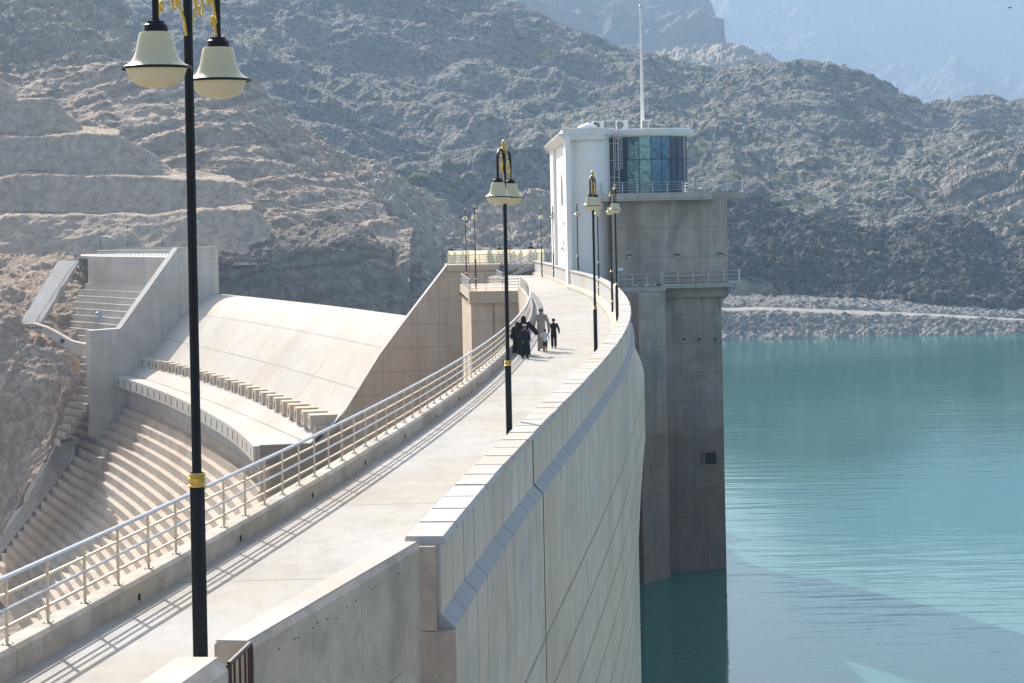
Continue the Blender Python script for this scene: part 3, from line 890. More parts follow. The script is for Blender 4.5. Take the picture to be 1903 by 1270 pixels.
# beam under the teeth and the curved back wall
ring(PR, PL, 60, [(-4.2, -16.1), (-.5, -16.1), (-.5, -15.75), (-.15, -15.75), (-.15, -15.3), (-4.2, -15.3)], 'tooth_beam', M['cream'], sp, dT)
ring(PR, PL, 60, [(-4.2, -17.2), (.7, -17.2), (-.2, -16.95), (-.9, -16.4), (-1.2, -15.9), (-4.2, -15.9)], 'curved_deflector', M['ledge'], sp, dT)
W = 2.55
for f in fs_:
    d = dT(f)
    c = cyl(f, d - 1.6, -14.95)
    t = MB().box(c, (3.4, W, 1.5), f).build('baffle_tooth', M['cream'], sp)
    x, y, z = cyl(f, d + .115, -15.0)
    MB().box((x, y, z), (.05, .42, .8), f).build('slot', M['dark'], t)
    f2 = f + W / 2 / 465 + .0012
    a_ = cyl(f2, d - 1.4, -15.9); b_ = cyl(f2, d - .5, -16.0); c_ = cyl(f2, d + 1.1, -17.05); e_ = cyl(f2, d - 1.4, -17.05)
    q = [Vector(cyl(f2, d + o, z)) for o, z in ((-1.6, -15.9), (-.55, -15.9), (-.35, -16.4), (.25, -16.8), (1.25, -17.04), (-1.6, -17.04))]
    MB().slab(q, (-sin(f), cos(f), 0), .35).build('fin', M['coping'], sp)

# training walls: vertical radial slabs with a sloping edge
def radial_wall(root, phi, prof, thick, mat, capmat, name='wall_body'):
    q = [Vector(cyl(phi, o, z)) for o, z in prof]
    MB().slab(q, (-sin(phi), cos(phi), 0), thick).build(name, mat, root)
tw = thing('training_wall', 'big beige training wall with a sloping edge right of the spillway', 'wall', cyl(PR, 10, -10))
radial_wall(tw, PR, [(-8.5, 1.19), (3.9, 1.19), (8.34, -4.29), (11.25, -8.0), (14.5, -13.0), (16.25, -15.7), (17.0, -16.95), (23.95, -16.97), (23.95, -52), (-8.5, -52)], 1.3, M['beige'], None)
capq = [(3.9, 1.19), (8.34, -4.29), (11.25, -8.0), (14.5, -13.0), (16.25, -15.7), (17.0, -16.95), (23.95, -16.97)]
def cap_strip(root, phi, prof, thick, mat, lift=.04, w0=-.06):
    mb = MB(); t = Vector((-sin(phi), cos(phi), 0))
    for (a, b) in zip(prof[:-1], prof[1:]):
        A = Vector(cyl(phi, *a)) + t * w0; B = Vector(cyl(phi, *b)) + t * w0
        up = Vector((0, 0, 1)) if abs(a[1] - b[1]) < .3 else (Vector((-cos(phi), -sin(phi), 0)) * (a[1] - b[1]) + Vector((0, 0, 1)) * (b[0] - a[0])).normalized()
        mb.add([A, B, B + t * (thick + .1), A + t * (thick + .1), A + up * lift, B + up * lift, B + up * lift + t * (thick + .1), A + up * lift + t * (thick + .1)],
               [(3, 2, 1, 0), (4, 5, 6, 7), (0, 1, 5, 4), (1, 2, 6, 5), (2, 3, 7, 6), (3, 0, 4, 7)])
    mb.build('edge_cap', mat, root)
cap_strip(tw, PR, capq, 1.3, M['coping'])
twl = thing('training_wall', 'grey training wall with a bright sloping edge left of the spillway', 'wall', cyl(PL, 10, -10))
PLp = [(3.8, 2.65), (10.4, 2.65), (20.0, -9.8), (24.8, -9.95), (24.8, -26.5), (3.8, -26.5)]
radial_wall(twl, PL, PLp, 2.6, M['wing'], None)
cap_strip(twl, PL, PLp[:4], 2.6, M['coping'])

# ------------------------------------------------------------------ stepped downstream face
H = 1.12; SL = .80
def step_off(k):     # offset of the lip of step k, z of tread
    return -1.6 + SL * H * k, -20.9 - H * k
steps = thing('stepped_face', 'great flight of curved concrete steps down the downstream face of the dam', 'stepped dam face', cyl(.3, 25, -30))
NS = 24
NFs = 110
rows = []; uvr = []
f0s, f1s = -.12, .50
fs2 = np.linspace(f0s, f1s, NFs + 1)
for k in range(NS):
    o, z = step_off(k)
    for oo, zz, v in ((o - SL * H, z, 0), (o, z, 1)):
        rows.append([cyl(f, dA(f) + oo, zz) for f in fs2]); uvr.append([(f * 460, k * 2 + v) for f in fs2])
rows.append([cyl(f, dA(f) + step_off(NS - 1)[0], -50) for f in fs2]); uvr.append([(f * 460, 99) for f in fs2])
P = np.array(rows); UV = np.array(uvr)
# upper steps only left of the right training wall, lower ones run on towards the camera
kcut = 0
while dA(.19) + step_off(kcut)[0] < 24.0: kcut += 1
j0 = int(np.searchsorted(fs2, PR + .001))
gridmesh('steps', P[:2 * kcut + 1, j0:], M['tread'], steps, UV[:2 * kcut + 1, j0:], smooth=False)
gridmesh('steps', P[2 * kcut:], M['tread'], steps, UV[2 * kcut:], smooth=False)

# left non-overflow section
lf = thing('abutment_section', 'stepped left end of the dam with a tall grey retaining wall beside the tunnel', 'dam section', cyl(.5, 5, -10))
f0, f1 = PL + .004, .552
rows = []; uvr = []
fs3 = np.linspace(f0, f1, 40)
o0 = 10.3
topz = 1.1
rows.append([cyl(f, 4.2, topz) for f in fs3]); uvr.append([(f * 460, 0) for f in fs3])
rows.append([cyl(f, o0, topz) for f in fs3]); uvr.append([(f * 460, topz) for f in fs3])
rows.append([cyl(f, o0, -3.6) for f in fs3]); uvr.append([(f * 460, -3.6) for f in fs3])
z = -3.6; o = o0 + .6
k = 0
HH = 1.05
while z > -27:
    rows.append([cyl(f, o, z) for f in fs3]); uvr.append([(f * 460, z) for f in fs3])
    rows.append([cyl(f, o, z - HH) for f in fs3]); uvr.append([(f * 460, z - HH) for f in fs3])
    z -= HH; o += SL * HH
gridmesh('steps', np.array(rows), M['wing'], lf, np.array(uvr), smooth=False)
rp_ = cyl(.5, 0, 0)
# railing along the far road
fr = thing('railing', 'low railing along the far abutment road in front of the tunnel mouth', 'railing', at(250, 468, 400))
A_ = at(181, 470, 402); B_ = at(318, 470, 372)
A_.z = B_.z = 1.1
MB().tube([(A_.x, A_.y, 2.05), (B_.x, B_.y, 2.05)], .07, 6).build('rail', M['paintedrail'], fr)
MB().tube([(A_.x, A_.y, 1.65), (B_.x, B_.y, 1.65)], .04, 6).build('rail', M['galv'], fr)
for k in range(29):
    q = A_ + (B_ - A_) * k / 28
    MB().box((q.x, q.y, 1.55), (.07, .07, 1.0)).build('post', M['galv'], fr)
# far road surface, parapet, tunnel
tag(MB().prism([tuple(at(150, 468, 470)[:2]), tuple(at(150, 468, 396)[:2]), tuple(at(396, 468, 362)[:2]), tuple(at(396, 468, 450)[:2])], .6, 1.12).build('road', M['road']), 'pale road on the far abutment leading to the tunnel', kind='structure')
fp = thing('retaining_wall', 'low pale wall behind the far abutment road', 'wall', at(300, 465, 424))
qa = at(212, 459, 432); qb = at(400, 457, 400)
MB().slab([(qa.x, qa.y, 0), (qb.x, qb.y, 0), (qb.x, qb.y, 2.4), (qa.x, qa.y, 2.2)], (0, 1, 0), .5).build('wall_body', M['coping'], fp)
tn = thing('tunnel_portal', 'small arched tunnel mouth in the cut rock at the far left end of the road', 'tunnel', at(196, 470, 436))
c = at(194, 470, 434)
mb = MB(); vs = []; n = 20
for rr_, yy in ((1.55, 0), (3.3, 0), (3.5, 3), (1.55, 3)):
    for k in range(n + 1):
        a = pi * k / n
        vs.append((c.x + rr_ * cos(a) * 1.0, c.y + yy, c.z + rr_ * .98 * sin(a)))
m = n + 1
fs = []
for a, b in ((0, 1), (1, 2), (3, 0)):
    for k in range(n): fs.append((a * m + k, b * m + k, b * m + k + 1, a * m + k + 1))
mb.add(vs, fs); mb.build('portal_ring', M['grey'], tn)
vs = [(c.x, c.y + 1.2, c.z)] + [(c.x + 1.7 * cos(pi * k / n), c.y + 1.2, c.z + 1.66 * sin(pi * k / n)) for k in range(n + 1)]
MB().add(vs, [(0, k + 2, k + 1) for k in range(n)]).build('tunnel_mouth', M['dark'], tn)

# inclined service channel down the left rock, and the curved beam below it
ch = thing('drainage_channel', 'inclined grey concrete channel sloping down the rock at the far left', 'channel', at(90, 550, 372))
q = [at(108, 485, 385), at(147, 484, 385), at(76, 600, 362), at(38, 600, 362)]
MB().slab(q, (0, 1, -.6), 1.0).build('channel_floor', M['grey'], ch)
MB().tube([at(147, 478, 384.5), at(110, 530, 375), at(74, 585, 363), at(66, 603, 361)], .09, 6).build('side_pipe', M['grey'], ch)
for px, py in ((145, 472), (120, 512), (96, 548), (72, 584)):
    p = at(px, py + 8, 378 - (py - 472) * .13); MB().box((p.x, p.y, p.z), (.08, .08, 1.3)).build('post', M['galv'], ch)
bm = thing('concrete_beam', 'curved buff concrete beam with drain holes across the left rock', 'beam', at(100, 620, 358))
tp = [(40, 602), (62, 601), (85, 608), (108, 620), (132, 634), (158, 640), (168, 640)]
bt = [(40, 611), (60, 612), (82, 620), (104, 634), (126, 650), (150, 662), (168, 664)]
vs = []
for (x, y), (x2, y2) in zip(tp, bt):
    dd = 359 - (x - 40) * .06
    a1 = at(x, y, dd); a2 = at(x2, y2, dd - .4)
    vs += [a1, a2, a2 + Vector((0, 2.4, 0)), a1 + Vector((0, 2.4, 0))]
fs = []
for k in range(len(tp) - 1):
    for j in range(4): fs.append((k * 4 + j, k * 4 + (j + 1) % 4, k * 4 + 4 + (j + 1) % 4, k * 4 + 4 + j))
MB().add(vs, fs).build('beam_body', M['cream'], bm)
for (x, y, r) in ((53, 609, .16), (61, 609, .16), (68, 609, .16), (75, 609.5, .16), (116.5, 634.5, .38)):
    p = at(x, y, 359 - (x - 40) * .06 - .35)
    MB().lathe([(0, 0), (r, 0), (r, .2), (0, .2)], n=12).build('drain_hole', M['dark'], bm).matrix_basis = Matrix.Translation(p) @ Matrix.Rotation(pi / 2, 4, 'X')
# side wall of the lower steps
sw = thing('side_wall', 'grey stone-blocked side wall with a ledge at the left end of the lower steps', 'wall', at(80, 880, 330))
def step_at(px, py):
    """point of the stepped face seen in this direction"""
    ut, D = rd(px, py); best = None
    for d in np.arange(200, 400, .5):
        x, z = ut * d / F, C - D * d / F
        f = atan2(d - OYc, x - OXc); o = RR - hypot(x - OXc, d - OYc)
        so = dA(f) - 1.6 + SL * (-20.9 - z)
        if o <= so: return d
    return 330
tl = [(131, 814), (98, 822), (84, 850), (40, 930), (-10, 1000), (-80, 1100)]
bl = [(138, 850), (128, 862), (108, 892), (62, 952), (15, 1012), (-60, 1110)]
vs = []
for (x, y), (x2, y2) in zip(tl, bl):
    db = step_at(x2, y2)
    b2 = at(x2, y2, db + .4); dt = db + 2.0
    a1 = at(x, y, dt + 2.5); a2 = at(x + 8, y + 4, dt)
    vs += [a1, a2, b2, b2 + Vector((0, 3, -9))]
fs = []
for k in range(len(tl) - 1):
    for j in range(4): fs.append((k * 4 + j, k * 4 + (j + 1) % 4, k * 4 + 4 + (j + 1) % 4, k * 4 + 4 + j))
fs.append((0, 3, 2, 1))
MB().add(vs, fs).build('wall_body', M['grey'], sw)
# small bent pipe on the steps
pp_ = thing('vent_pipe', 'small blue bent vent pipe standing on the shaded steps', 'pipe', at(188, 592, 352))
MB().tube([at(187.5, 592, 345), at(187.5, 586, 345), at(186, 583, 345), at(183, 581.5, 345), at(180, 583, 345), at(179, 586, 345)], .22, 8).build('pipe_body', plain('blue_paint', (.22, .36, .46), .5), pp_, smooth=True)

# ------------------------------------------------------------------ far platform with stairs
pf_ = thing('platform', 'raised concrete platform with a parapet of cream canvas panels beyond the road end', 'platform', (0, 233, 0))
MB().prism([(-6.9, 231.2), (3.5, 232.8), (3.3, 246), (-7.5, 244)], .55, 1.15).build('deck_slab', M['cream'], pf_)
MB().prism([(-6.8, 231.6), (-.6, 232.4), (-.6, 243), (-7.4, 243)], -8, .55).build('base_wall', M['cream'], pf_)
MB().prism([(-.6, 234.5), (3.4, 234.8), (3.4, 243), (-.6, 243)], -1, .55).build('recess_wall', M['grey'], pf_)
simple = [(-6.85, 231.4), (3.4, 233.0)]
prl = thing('railing', 'cream painted railing along the front of the far platform', 'railing', (0, 233, 0))
def simple_rail2(parent, a, b, n, h, mat, r=.045, rows=4):
    a = Vector(a); b = Vector(b)
    for k in range(n + 1):
        q = a + (b - a) * k / n
        MB().box((q.x, q.y, q.z + h / 2), (.07, .07, h)).build('post', mat, parent)
    for j in range(rows):
        dz = Vector((0, 0, h * (1 - j / rows * .97)))
        MB().tube([a + dz, b + dz], r if j == 0 else r * .8, 6).build('rail', mat, parent)
simple_rail2(prl, (-6.85, 231.5, 1.15), (-.1, 232.4, 1.15), 6, 1.05, M['paintedrail'])
simple_rail2(prl, (1.6, 232.6, 1.15), (3.45, 233.0, 1.15), 2, 1.05, M['paintedrail'])
cv = thing('canvas_screen', 'cream canvas screen in panels behind the platform railing, people looking over it', 'screen', (-1, 240, 1.1))
xs = [-7.05, -4.85, -2.6, -.3, 1.9, 3.45]
for i in range(5):
    a, b = xs[i], xs[i + 1]
    P = np.zeros((8, 14, 3))
    for r_i in range(8):
        for c_i in range(14):
            u = c_i / 13; v = r_i / 7
            P[r_i, c_i] = (a + .05 + (b - a - .1) * u, 240.2 + .12 * sin(pi * u) * (1 - v) + .04 * sin(7 * u + i), 1.15 + 1.45 * v - .04 * sin(pi * u) * v)
    o = gridmesh('canvas_panel', P, M['canvas'], cv)
    sm = o.modifiers.new('thick', 'SOLIDIFY'); sm.thickness = .02
    MB().box((a, 240.25, 1.9), (.09, .09, 1.55)).build('post', M['paintedrail'], cv)
    if i in (0, 2, 4):
        MB().add([(a + .1, 239.6, 1.16), (a + .75, 239.9, 1.16), (a + .15, 240.1, 2.5), (a + .1, 240.2, 1.16)], [(0, 1, 2), (0, 2, 3), (1, 3, 2), (0, 3, 1)]).build('stay', M['canvas'], cv)
MB().box((xs[-1], 240.25, 1.9), (.09, .09, 1.55)).build('post', M['paintedrail'], cv)
st = thing('staircase', 'concrete staircase rising right to the far platform with slanted handrails', 'stairs', (.8, 231, 0))
ns = 8
x0, x1, z0, z1 = -.25, 2.05, 0.0, 1.15
for k in range(ns):
    w = (x1 - x0) / ns
    MB().prism([(x0 + w * k, 230.4), (x0 + w * (k + 1) + .02, 230.4), (x0 + w * (k + 1) + .02, 232.3), (x0 + w * k, 232.3)], -.0 + (z1 - .0) * k / ns - .12, z1 * (k + 1) / ns).build('step', M['grey'], st)
MB().slab([(x0 - .1, 230.25, -.05), (x0 + .3, 230.25, -.05), (x1 + .7, 230.25, z1 - .35), (x1 + .7, 230.25, z1 + .0), (x1, 230.25, z1 + .02), (x0 - .1, 230.25, .12)], (0, 1, 0), .15).build('stringer', M['grey'], st)
simple_rail2(st, (x0 - .35, 230.3, .1), (x1 - .05, 230.3, 1.2), 4, 1.0, M['galv'], .05)
simple_rail2(st, (x0 - .35, 232.2, .1), (x1 - .05, 232.2, 1.2), 4, 1.0, M['galv'], .05)
# parapet piece left of the white building beyond
pq = thing('parapet_wall', 'short white parapet beside the stairs, left of the tower', 'wall', (3.6, 214, 0))
pth = [(Ox(y) , y, 1, 0) for y in np.linspace(209, 231, 10)]
MB().sweep(pth, [(-.3, -.05), (.05, -.05), (.05, 1.40), (-.3, 1.40)]).build('wall_panel', M['coping'], pq)
MB().sweep(pth, [(-.36, 1.40), (.09, 1.40), (.09, 1.49), (-.36, 1.49)]).build('coping', M['coping'], pq)
# ------------------------------------------------------------------ intake tower
def X(px, d, py=416): return at(px, py, d).x
def Z(py, d, px=1200): return at(px, py, d).z
tower = thing('intake_tower', 'grey and white intake tower with blue glass control room standing in the reservoir', 'tower', (X(1245, 183), 183, 0))
# concrete shaft in the water
sh = MB()
sh.prism([(X(1237, 182.3, 600), 182.3), (X(1341, 182.8, 600), 182.8), (X(1341, 182.8, 600) + .1, 190), (X(1237, 182.3, 600), 190)], -60, -.95)
# solid face; framed dark boxes stand for the shade inside its recesses
sh.build('shaft', M['shaft'], tower)
MB().prism([(X(1172, 176.0, 600) - .2, 177.5), (X(1187, 176.2, 600), 176.2), (X(1237, 179.4, 600), 179.4), (X(1237, 179.4, 600), 189), (X(1165, 180, 600), 189)], -60, -.32).build('side_shaft', M['shaft'], tower)
for (px, py, d, w) in ((1203, 872, 176.9, .95), (1320, 852, 182.55, .95)):
    p = at(px, py, d)
    a = atan2(179.4 - 176.2, X(1237, 179.4) - X(1187, 176.2)) if px < 1230 else 0.06
    fr_ = MB()
    m4 = Matrix.Translation(p) @ Matrix.Rotation(a, 4, 'Z')
    o = MB().box((0, .02, .55), (w + .25, .22, .14)).box((0, .02, -.55), (w + .25, .22, .14)).box((-.55, .02, 0), (.14, .22, .96)).box((.55, .02, 0), (.14, .22, .96)).build('pocket_frame', M['shaft'], tower)
    o.matrix_basis = m4
    o = MB().box((0, .06, 0), (w, .1, .95)).build('pocket_shade', M['dark'], tower); o.matrix_basis = m4
for px in (1245, 1272, 1300, 1329):
    p = at(px, 631, 182.4)
    MB().box((p.x, 182.45, p.z), (.16, .2, .16)).build('tie_hole', M['dark'], tower)
# waterline band
# gallery slab and beam at road level
MB().prism([(X(1232, 180.5, 527), 180.3), (X(1376, 181, 527), 181.0), (X(1379, 184, 527), 184), (X(1360, 184, 527), 190), (X(1232, 181, 527), 190)], -.14, .20).build('gallery_slab', M['grey'], tower)
MB().prism([(X(1140, 179.4, 533), 178.6), (X(1237, 179.0, 533), 179.0), (X(1237, 181, 533), 183), (X(1140, 181, 533), 183)], -.30, .06).build('gallery_slab', M['grey'], tower)
MB().prism([(X(1234, 182.0, 545), 181.7), (X(1353, 182.4, 545), 182.1), (X(1353, 182.4, 545), 190), (X(1234, 182, 545), 190)], -.95, -.142).build('gallery_beam', M['shaft'], tower)
hq = []
xa, xb = X(1341, 182.3, 600), X(1353, 182.4, 545)
pts = [(xa - .05, -2.2), (xa + .03, -1.7), (xa + .22, -1.25), (xb, -.97), (xa - .05, -.97)]
vs = [(x, 182.6, z) for x, z in pts] + [(x, 189.5, z) for x, z in pts]
MB().add(vs, [(0, 1, 2, 3, 4), (9, 8, 7, 6, 5)] + [(k, k + 5, (k + 1) % 5 + 5, (k + 1) % 5) for k in range(5)]).build('corbel', M['shaft'], tower)
# upper block
MB().prism([(X(1139, 181, 450), 181.0), (X(1352, 181.9, 450), 181.9), (X(1352, 181.9, 450), 190.5), (X(1139, 181, 450), 190)], .19, 7.05).build('upper_block', M['shaft'], tower)
MB().prism([(X(1326, 181.5, 390), 181.75), (X(1350, 181.9, 390), 181.85), (X(1350, 181.9, 390), 189), (X(1326, 181.5, 390), 189)], 7.051, 7.42).build('upper_block', M['shaft'], tower)
# upper gallery
MB().prism([(X(1112, 180.8, 365), 180.2), (X(1129, 179.5, 365), 179.4), (X(1326, 180, 365), 180.0), (X(1327, 181, 365), 184.5), (X(1384, 185.0, 365), 184.8), (X(1382, 192, 365), 193), (X(1112, 181, 365), 193)], 7.06, 7.68).build('balcony_slab', M['grey'], tower)
def rail_line(pts, h, parent, rows=4, step=1.25, r=.035, mat=M['steel'], pmat=M['galv'], name='balcony_railing'):
    R0 = thing0 = None
    P_ = [Vector(p) for p in pts]
    for a, b in zip(P_[:-1], P_[1:]):
        L = (b - a).length; n = max(1, round(L / step))
        for k in range(n + 1):
            q = a + (b - a) * k / n
            if k or a is P_[0]: MB().box((q.x, q.y, q.z + h / 2), (.06, .06, h)).build('post', pmat, parent)
    for j in range(rows):
        z = h * (1 - j / rows * .98)
        MB().tube([(p.x, p.y, p.z + z) for p in P_], r if j == 0 else r * .8, 6).build('rail', mat, parent)
r1 = thing('railing', 'steel railing round the upper balcony below the blue glass', 'railing', (X(1250, 180), 180, 7.7))
zc = 7.68
rail_line([(X(1118, 181), 183.5, zc), (X(1119, 180.4), 180.5, zc), (X(1130, 179.6), 179.6, zc), (X(1325, 180.2), 180.2, zc), (X(1326, 184.7), 184.8, zc), (X(1382, 185), 185.0, zc), (X(1380, 192), 192, zc)], .88, r1)
r2 = thing('railing', 'railing with two flat toe boards along the lower gallery of the tower', 'railing', (X(1250, 180), 180, .2))
rail_line([(X(1149, 178.8, 533), 178.75, .05), (X(1229, 179.1, 533), 179.1, .05)], 1.02, r2, rows=3)
rail_line([(X(1232, 180.5, 527), 180.45, .2), (X(1373, 181.1, 527), 181.1, .2), (X(1375, 184, 527), 184, .2)], 1.0, r2, rows=3, step=1.28)
for z in (.38, .82):
    MB().tube([(X(1232, 180.5, 527), 180.38, z), (X(1355, 181.1, 527), 181.0, z + .03)], .045, 6).build('toe_board', M['beigesteel'], r2)
    MB().tube([(X(1149, 178.8, 533), 178.68, z - .16), (X(1178, 179.0, 533), 178.85, z - .15)], .045, 6).build('toe_board', M['beigesteel'], r2)
# wall lights on the concrete
def wall_light(px, py, d, lab, grp='box wall lights on the tower'):
    p = at(px, py, d)
    t = thing('wall_light', lab, 'wall light', p, grp)
    MB().box((p.x, p.y - .1, p.z + .11), (.36, .3, .12)).build('hood', M['brown'], t)
    MB().box((p.x, p.y - .08, p.z - .04), (.30, .22, .18)).build('lens', M['bowl'], t)
wall_light(1169, 477, 180.95, 'box light on the grey tower wall, nearest the white building')
wall_light(1258, 476, 181.35, 'box light in the middle of the grey tower wall')
wall_light(1339, 474, 181.8, 'box light at the outer edge of the grey tower wall')
sg = thing('sign', 'small pale blank plate on the tower wall above the lower gallery', 'sign', at(1153, 501, 180.9))
p = at(1153, 501, 180.95); MB().box((p.x, p.y - .03, p.z), (.5, .04, .33)).build('plate', M['coping'], sg); MB().box((p.x, p.y - .06, p.z), (.40, .03, .23)).build('plate_face', M['white'], sg)

# white building: long flank beside the road, cylinder end
ztop = 12.6
wx0, wy0 = X(1060, 182), 182.3
wx1, wy1 = X(1031, 211), 211.0
cxw, cyw, rw = X(1096, 184.2), 184.2, 1.72
MB().prism([(wx0, wy0), (wx0 + 1.6, wy0 + 2.4), (wx0 + 2.6, wy0 + 8), (wx0 + 4.5, 196), (wx0 + 4.5, 211), (wx1, wy1)], -.2, ztop).build('white_wall', M['white'], tower)
MB().lathe([(rw, -.2), (rw, ztop)], (cxw, cyw, 0), 64).build('white_cylinder', M['white'], tower, smooth=True)
# pilasters on the road flank: front corner, far end
def flank(t0, t1, proud, z0, z1, name, mat):
    a = Vector((wx0, wy0, 0)).lerp(Vector((wx1, wy1, 0)), t0); b = Vector((wx0, wy0, 0)).lerp(Vector((wx1, wy1, 0)), t1)
    n = Vector((-(b - a).y, (b - a).x, 0)).normalized()
    MB().prism([(a.x - n.x * .1, a.y - n.y * .1), (a.x + n.x * proud, a.y + n.y * proud), (b.x + n.x * proud, b.y + n.y * proud), (b.x - n.x * .1, b.y - n.y * .1)][::-1], z0, z1).build(name, mat, tower)
flank(-.01, .10, .30, -.2, ztop, 'pilaster', M['white'])
flank(.78, 1.0, .34, -.2, ztop, 'pilaster', M['white'])
flank(.10, .78, .05, -.2, ztop, 'flank_panel', M['white'])
flank(-.02, 1.01, .36, -.1, .22, 'plinth', M['whiteroof'])
# arched window, slot window, door, small flank lights
def flank_pt(t, z, proud=.07):
    a = Vector((wx0, wy0, z)).lerp(Vector((wx1, wy1, z)), t); n = Vector((-(wy1 - wy0), (wx1 - wx0), 0)).normalized()
    return a + n * proud, (Vector((wx1, wy1, 0)) - Vector((wx0, wy0, 0))).normalized(), n
M['glass_win'] = plain('grey_window', (.30, .31, .32), .3)
def arch(t, z0, z1, w, name):
    c, u, n = flank_pt(t, 0)
    q = [c + u * (-w / 2) + Vector((0, 0, z0)), c + u * (w / 2) + Vector((0, 0, z0))]
    for k in range(9):
        a = pi * k / 8
        q.append(c + u * (w / 2 * cos(a)) + Vector((0, 0, z1 - w / 2 + w * .62 * sin(a))))
    MB().slab(q, n, .03).build(name, M['glass_win'] if 'door' not in name else M['galv'], tower)
    q2 = [p + (p - (c + Vector((0, 0, (z0 + z1) / 2)))) * .10 - n * .02 for p in q]
    MB().slab(q2, n, .03).build('surround', M['coping'], tower)
arch(.42, 7.0, 9.3, 2.6, 'arched_window')
arch(.14, 6.6, 8.9, 1.6, 'arched_window')
arch(.40, 3.3, 3.9, .9, 'slot_window')
arch(.22, .2, 2.6, 1.7, 'door')
for t, z in ((.40, 3.0), (.2, 2.95), (.22, 5.2)):
    p_, u, n = flank_pt(t, z)
    tt_ = thing('wall_light', 'small round light on the sunlit white wall, ' + {3.0: 'right of the slot window', 2.95: 'over the door', 5.2: 'highest of the three'}[z], 'wall light', p_, 'lights on the white wall')
    MB().lathe([(0, 0), (.12, 0), (.16, .1), (.1, .25), (0, .28)], tuple(p_ + n * .12), 10).build('lamp_body', M['whiteroof'], tt_, smooth=True)
    MB().box(tuple(p_ + n * .05 + Vector((0, 0, .1))), (.14, .14, .1)).build('bracket', M['galv'], tt_)
# glass cylinder
cg = (X(1208.5, 187.2), 187.4); rg = 3.32
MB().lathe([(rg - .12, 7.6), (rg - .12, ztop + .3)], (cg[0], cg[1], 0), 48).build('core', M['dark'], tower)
edges = [-3.25]
def ang(px):
    # angle on the glass drum whose outline point projects on this column
    best = None
    for k in range(721):
        a = pi + pi * k / 720
        x = cg[0] + rg * cos(a); y = cg[1] + rg * sin(a)
        q = 951.5 + F * x / y
        if best is None or abs(q - px) < best[0]: best = (abs(q - px), a)
    return best[1]
mull = [1137, 1150, 1170.5, 1193.5, 1215, 1234.5, 1251, 1264, 1274.5, 1281]
mull = [m - 3.0 for m in mull]
an = [ang(m) for m in mull]
kinds = ['glass_dark_reflection', 'glass_pale_reflection', 'glass_pale_reflection', 'glass_pale_reflection', 'glass_blue_reflection', 'glass_blue_reflection', 'glass_dark_reflection', 'glass_dark_reflection', 'glass_dark_reflection']  # painted reflections pane by pane, pale at left and dark at right
gr = random.Random(3)
for i in range(len(an) - 1):
    for (z0, z1) in ((7.69, 10.55), (10.58, 12.45)):
        a0, a1 = an[i] + .006, an[i + 1] - .006
        tw_ = gr.uniform(-.015, .015)
        r0, r1 = rg + tw_, rg - tw_
        q = [(cg[0] + r0 * cos(a0), cg[1] + r0 * sin(a0), z0), (cg[0] + r1 * cos(a1), cg[1] + r1 * sin(a1), z0), (cg[0] + r1 * cos(a1), cg[1] + r1 * sin(a1), z1), (cg[0] + r0 * cos(a0), cg[1] + r0 * sin(a0), z1)]
        MB().add(q, [(0, 1, 2, 3)]).build('glass_pane', M[kinds[i]], tower)
for a in an:
    MB().box((cg[0] + (rg + .0) * cos(a), cg[1] + (rg + .0) * sin(a), 10.05), (.05, .05, 4.8), a).build('mullion', M['black'], tower)
MB().lathe([(rg + .02, 10.54), (rg + .035, 10.54), (rg + .035, 10.59), (rg + .02, 10.59)], (cg[0], cg[1], 0), 48).build('transom', M['black'], tower)
# roof slabs with rounded edge
MB().lathe([(0, 12.44), (rg + .25, 12.44), (rg + .42, 12.5), (rg + .5, 12.62), (rg + .5, 13.0), (rg + .44, 13.1), (rg + .3, 13.12), (0, 13.12)], (cg[0], cg[1], 0), 64).build('roof_slab', M['whiteroof'], tower, smooth=True)
MB().lathe([(rw - .02, 12.1), (rw + .06, 12.3), (rw + .2, 12.5), (rw + .42, 12.62), (rw + .46, 12.68), (rw + .36, 12.72), (rw + .36, 13.1), (rw + .26, 13.2), (0, 13.2)], (cxw, cyw, 0), 64).build('roof_cornice', M['whiteroof'], tower, smooth=True)
# flank cornice: profile swept along the side
fa = Vector((wx0, wy0 - .2, 0)); fb = Vector((wx1, wy1 + .3, 0)); fn = Vector((-(fb - fa).y, (fb - fa).x, 0)).normalized()
MB().sweep([(fa.x, fa.y, fn.x, fn.y), (fb.x, fb.y, fn.x, fn.y)], [(-3, 12.2), (.34, 12.2), (.42, 12.35), (.62, 12.55), (.9, 12.62), (.92, 12.7), (.78, 12.74), (.5, 12.76), (.5, 13.08), (.3, 13.15), (-3, 13.15)]).build('roof_cornice', M['whiteroof'], tower)
MB().prism([(wx0, wy0 - .2), (wx0 + 3.0, wy0 + 1.5), (wx0 + 4.4, wy0 + 8.2), (wx0 + 4.4, 210.5), (wx1, wy1)], 12.6, 13.08).build('roof_slab', M['whiteroof'], tower)
# dome
dx, dy = X(1096, 187), 187.0
MB().lathe([(1.0, 13.1), (1.0, 13.2), (.95, 13.35), (.8, 13.52), (.55, 13.66), (.25, 13.76), (.06, 13.84), (0, 13.88)], (dx, dy, 0), 32).build('dome', M['white'], tower, smooth=True)
